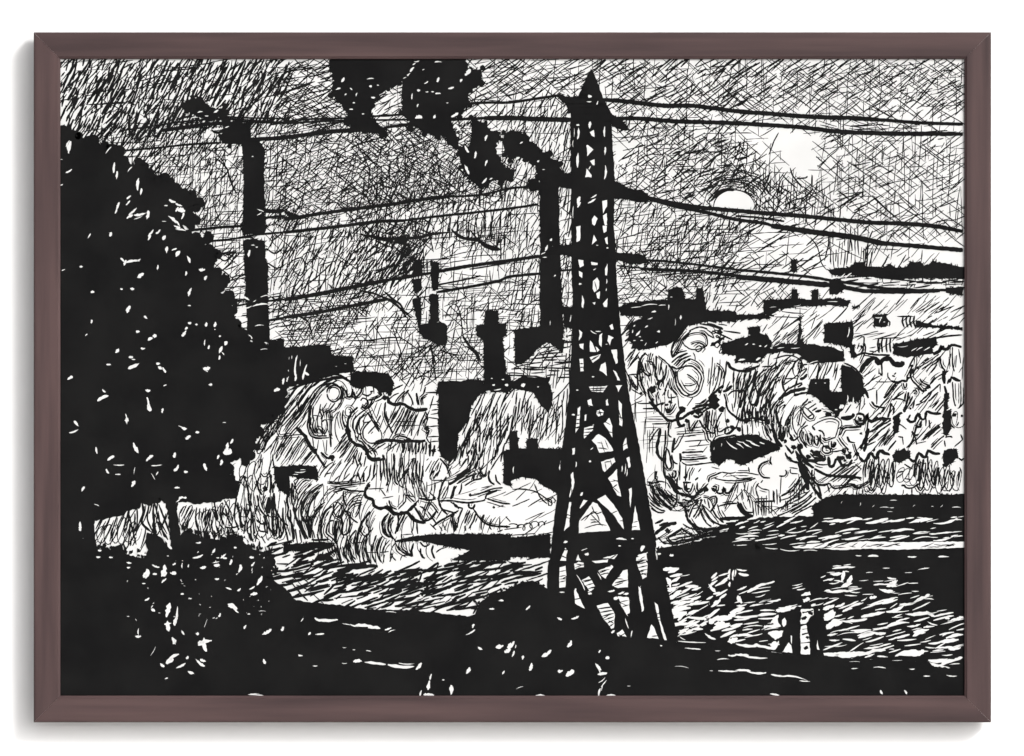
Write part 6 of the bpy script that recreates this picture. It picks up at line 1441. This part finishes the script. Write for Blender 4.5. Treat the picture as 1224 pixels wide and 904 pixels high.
use('water', 4)
for a in ((420, 360, 545, 360, 550, 410, 520, 430, 500, 470, 480, 490, 485, 540, 430, 545, 425, 470, 440, 420), (425, 550, 490, 545, 500, 590, 510, 650, 515, 770, 430, 770, 428, 640),
          (260, 750, 320, 665, 345, 690, 352, 755), (110, 720, 180, 690, 235, 650, 225, 690, 205, 730), (140, 590, 180, 560, 270, 560, 262, 610, 200, 640),
          (100, 520, 180, 470, 200, 425, 230, 415, 222, 470, 250, 520, 180, 530), (205, 370, 330, 330, 400, 320, 340, 345, 340, 375, 260, 395, 215, 385),
          (470, 215, 510, 205, 522, 232, 485, 242), (450, 275, 500, 265, 510, 285, 460, 292), (520, 322, 560, 312, 565, 330, 525, 342),
          (630, 350, 680, 330, 735, 320, 730, 345, 660, 370), (640, 410, 720, 370, 740, 400, 650, 455), (660, 500, 740, 470, 760, 490, 700, 540, 660, 545), (630, 760, 904, 745, 1020, 750, 1020, 770, 904, 795, 640, 780)):
    fill(PZ(*a), rough=.5, white=True, step=2, extra=1)
for a in ((430, 440, 470, 425, 490, 435, 470, 458, 440, 460), (430, 665, 520, 655, 520, 668, 430, 675), (440, 390, 540, 370, 545, 378, 450, 402), (455, 320, 505, 310, 510, 335, 460, 345), (450, 715, 490, 690, 500, 715, 465, 735), (420, 500, 480, 490, 484, 505, 425, 520), (440, 585, 500, 570, 505, 585, 440, 600), (500, 640, 470, 620, 480, 605, 505, 610), (425, 345, 470, 340, 470, 362, 430, 366), (490, 380, 545, 395, 540, 420, 500, 410), (100, 500, 180, 490, 190, 500, 110, 512)):
    fill(PZ(*a), rough=.4, step=2, extra=2)
use('person_a', 7, 'drawn_person', 'small dark figure striding with a bent arm')
fill(PZ(395, 335, 425, 345, 432, 365, 424, 395, 412, 430, 420, 520, 425, 600, 432, 690, 428, 768, 358, 768, 352, 690, 345, 612, 320, 660, 272, 748, 215, 742, 235, 690, 270, 640, 290, 590, 275, 520, 250, 500, 224, 470, 232, 425, 262, 408, 320, 400, 345, 372, 368, 365), rough=.3, step=2)
fill(PZ(262, 462, 285, 440, 302, 470, 298, 505, 278, 524, 262, 500), rough=.2, white=True, extra=1)
fill(PZ(340, 600, 352, 605, 350, 680, 342, 660), rough=.1, white=True, extra=1)
use('person_b', 7, 'drawn_person', 'small dark figure standing upright with a cap')
fill(PZ(565, 335, 600, 330, 622, 345, 626, 372, 618, 418, 642, 450, 658, 540, 640, 600, 640, 660, 628, 778, 580, 778, 565, 772, 512, 776, 520, 680, 508, 600, 488, 560, 488, 490, 512, 440, 548, 420, 545, 360), rough=.3, step=2)
fill(PZ(581, 640, 588, 690, 600, 730, 578, 728, 574, 690), rough=.1, white=True, extra=1)
fill(PZ(592, 362, 602, 366, 598, 378, 590, 374), rough=.1, white=True, extra=1)


# ------------------------------------------------------------------ link the ink
for key in ORDER:
    b = BUCKET[key]
    if not b['v']:
        continue
    o = mesh_obj(b['name'], b['v'], b['f'], [M_INK, M_PAPER], sheet, b['m'])
    if b['label']:
        o['label'] = b['label']

# ------------------------------------------------------------------ light
tx, tz = 0.72, 0.70         # the sun stands in front of the wall, to the right and above
sd = Vector((tx, -1, tz)).normalized()
elev = math.asin(sd.z)
world = bpy.data.worlds.new('World')
sc.world = world
world.use_nodes = True
nt = world.node_tree
sky = nt.nodes.new('ShaderNodeTexSky')
sky.sky_type = 'NISHITA'
sky.sun_disc = False
sky.sun_elevation = elev
sky.sun_rotation = math.atan2(sd.x, sd.y)
sky.air_density = 0.7
sky.dust_density = 4
hs = nt.nodes.new('ShaderNodeHueSaturation')
hs.inputs['Saturation'].default_value = 0.12
nt.links.new(sky.outputs['Color'], hs.inputs['Color'])
nt.links.new(hs.outputs['Color'], nt.nodes['Background'].inputs['Color'])
nt.nodes['Background'].inputs['Strength'].default_value = 0.15

sun = bpy.data.lights.new('sun', 'SUN')
sun.energy = 1.25
sun.angle = math.radians(10)
sun.color = (1, 0.985, 0.965)
so = link(bpy.data.objects.new('sun', sun))
so.rotation_euler = sd.to_track_quat('Z', 'Y').to_euler()
so.location = (2, -3, 4)

# ------------------------------------------------------------------ camera
cam = bpy.data.cameras.new('camera')
co = link(bpy.data.objects.new('camera', cam))
co.location = (0, -(D + FRONT), ZC)
co.rotation_euler = (math.radians(90), 0, 0)
cam.sensor_fit = 'HORIZONTAL'
cam.sensor_width = 36
cam.lens = 36 * D / (1224 * S)
cam.clip_end = 200
sc.camera = co

sc.view_settings.view_transform = 'Standard'
sc.view_settings.look = 'None'
sc.view_settings.gamma = 1
sc.view_settings.exposure = 0.33
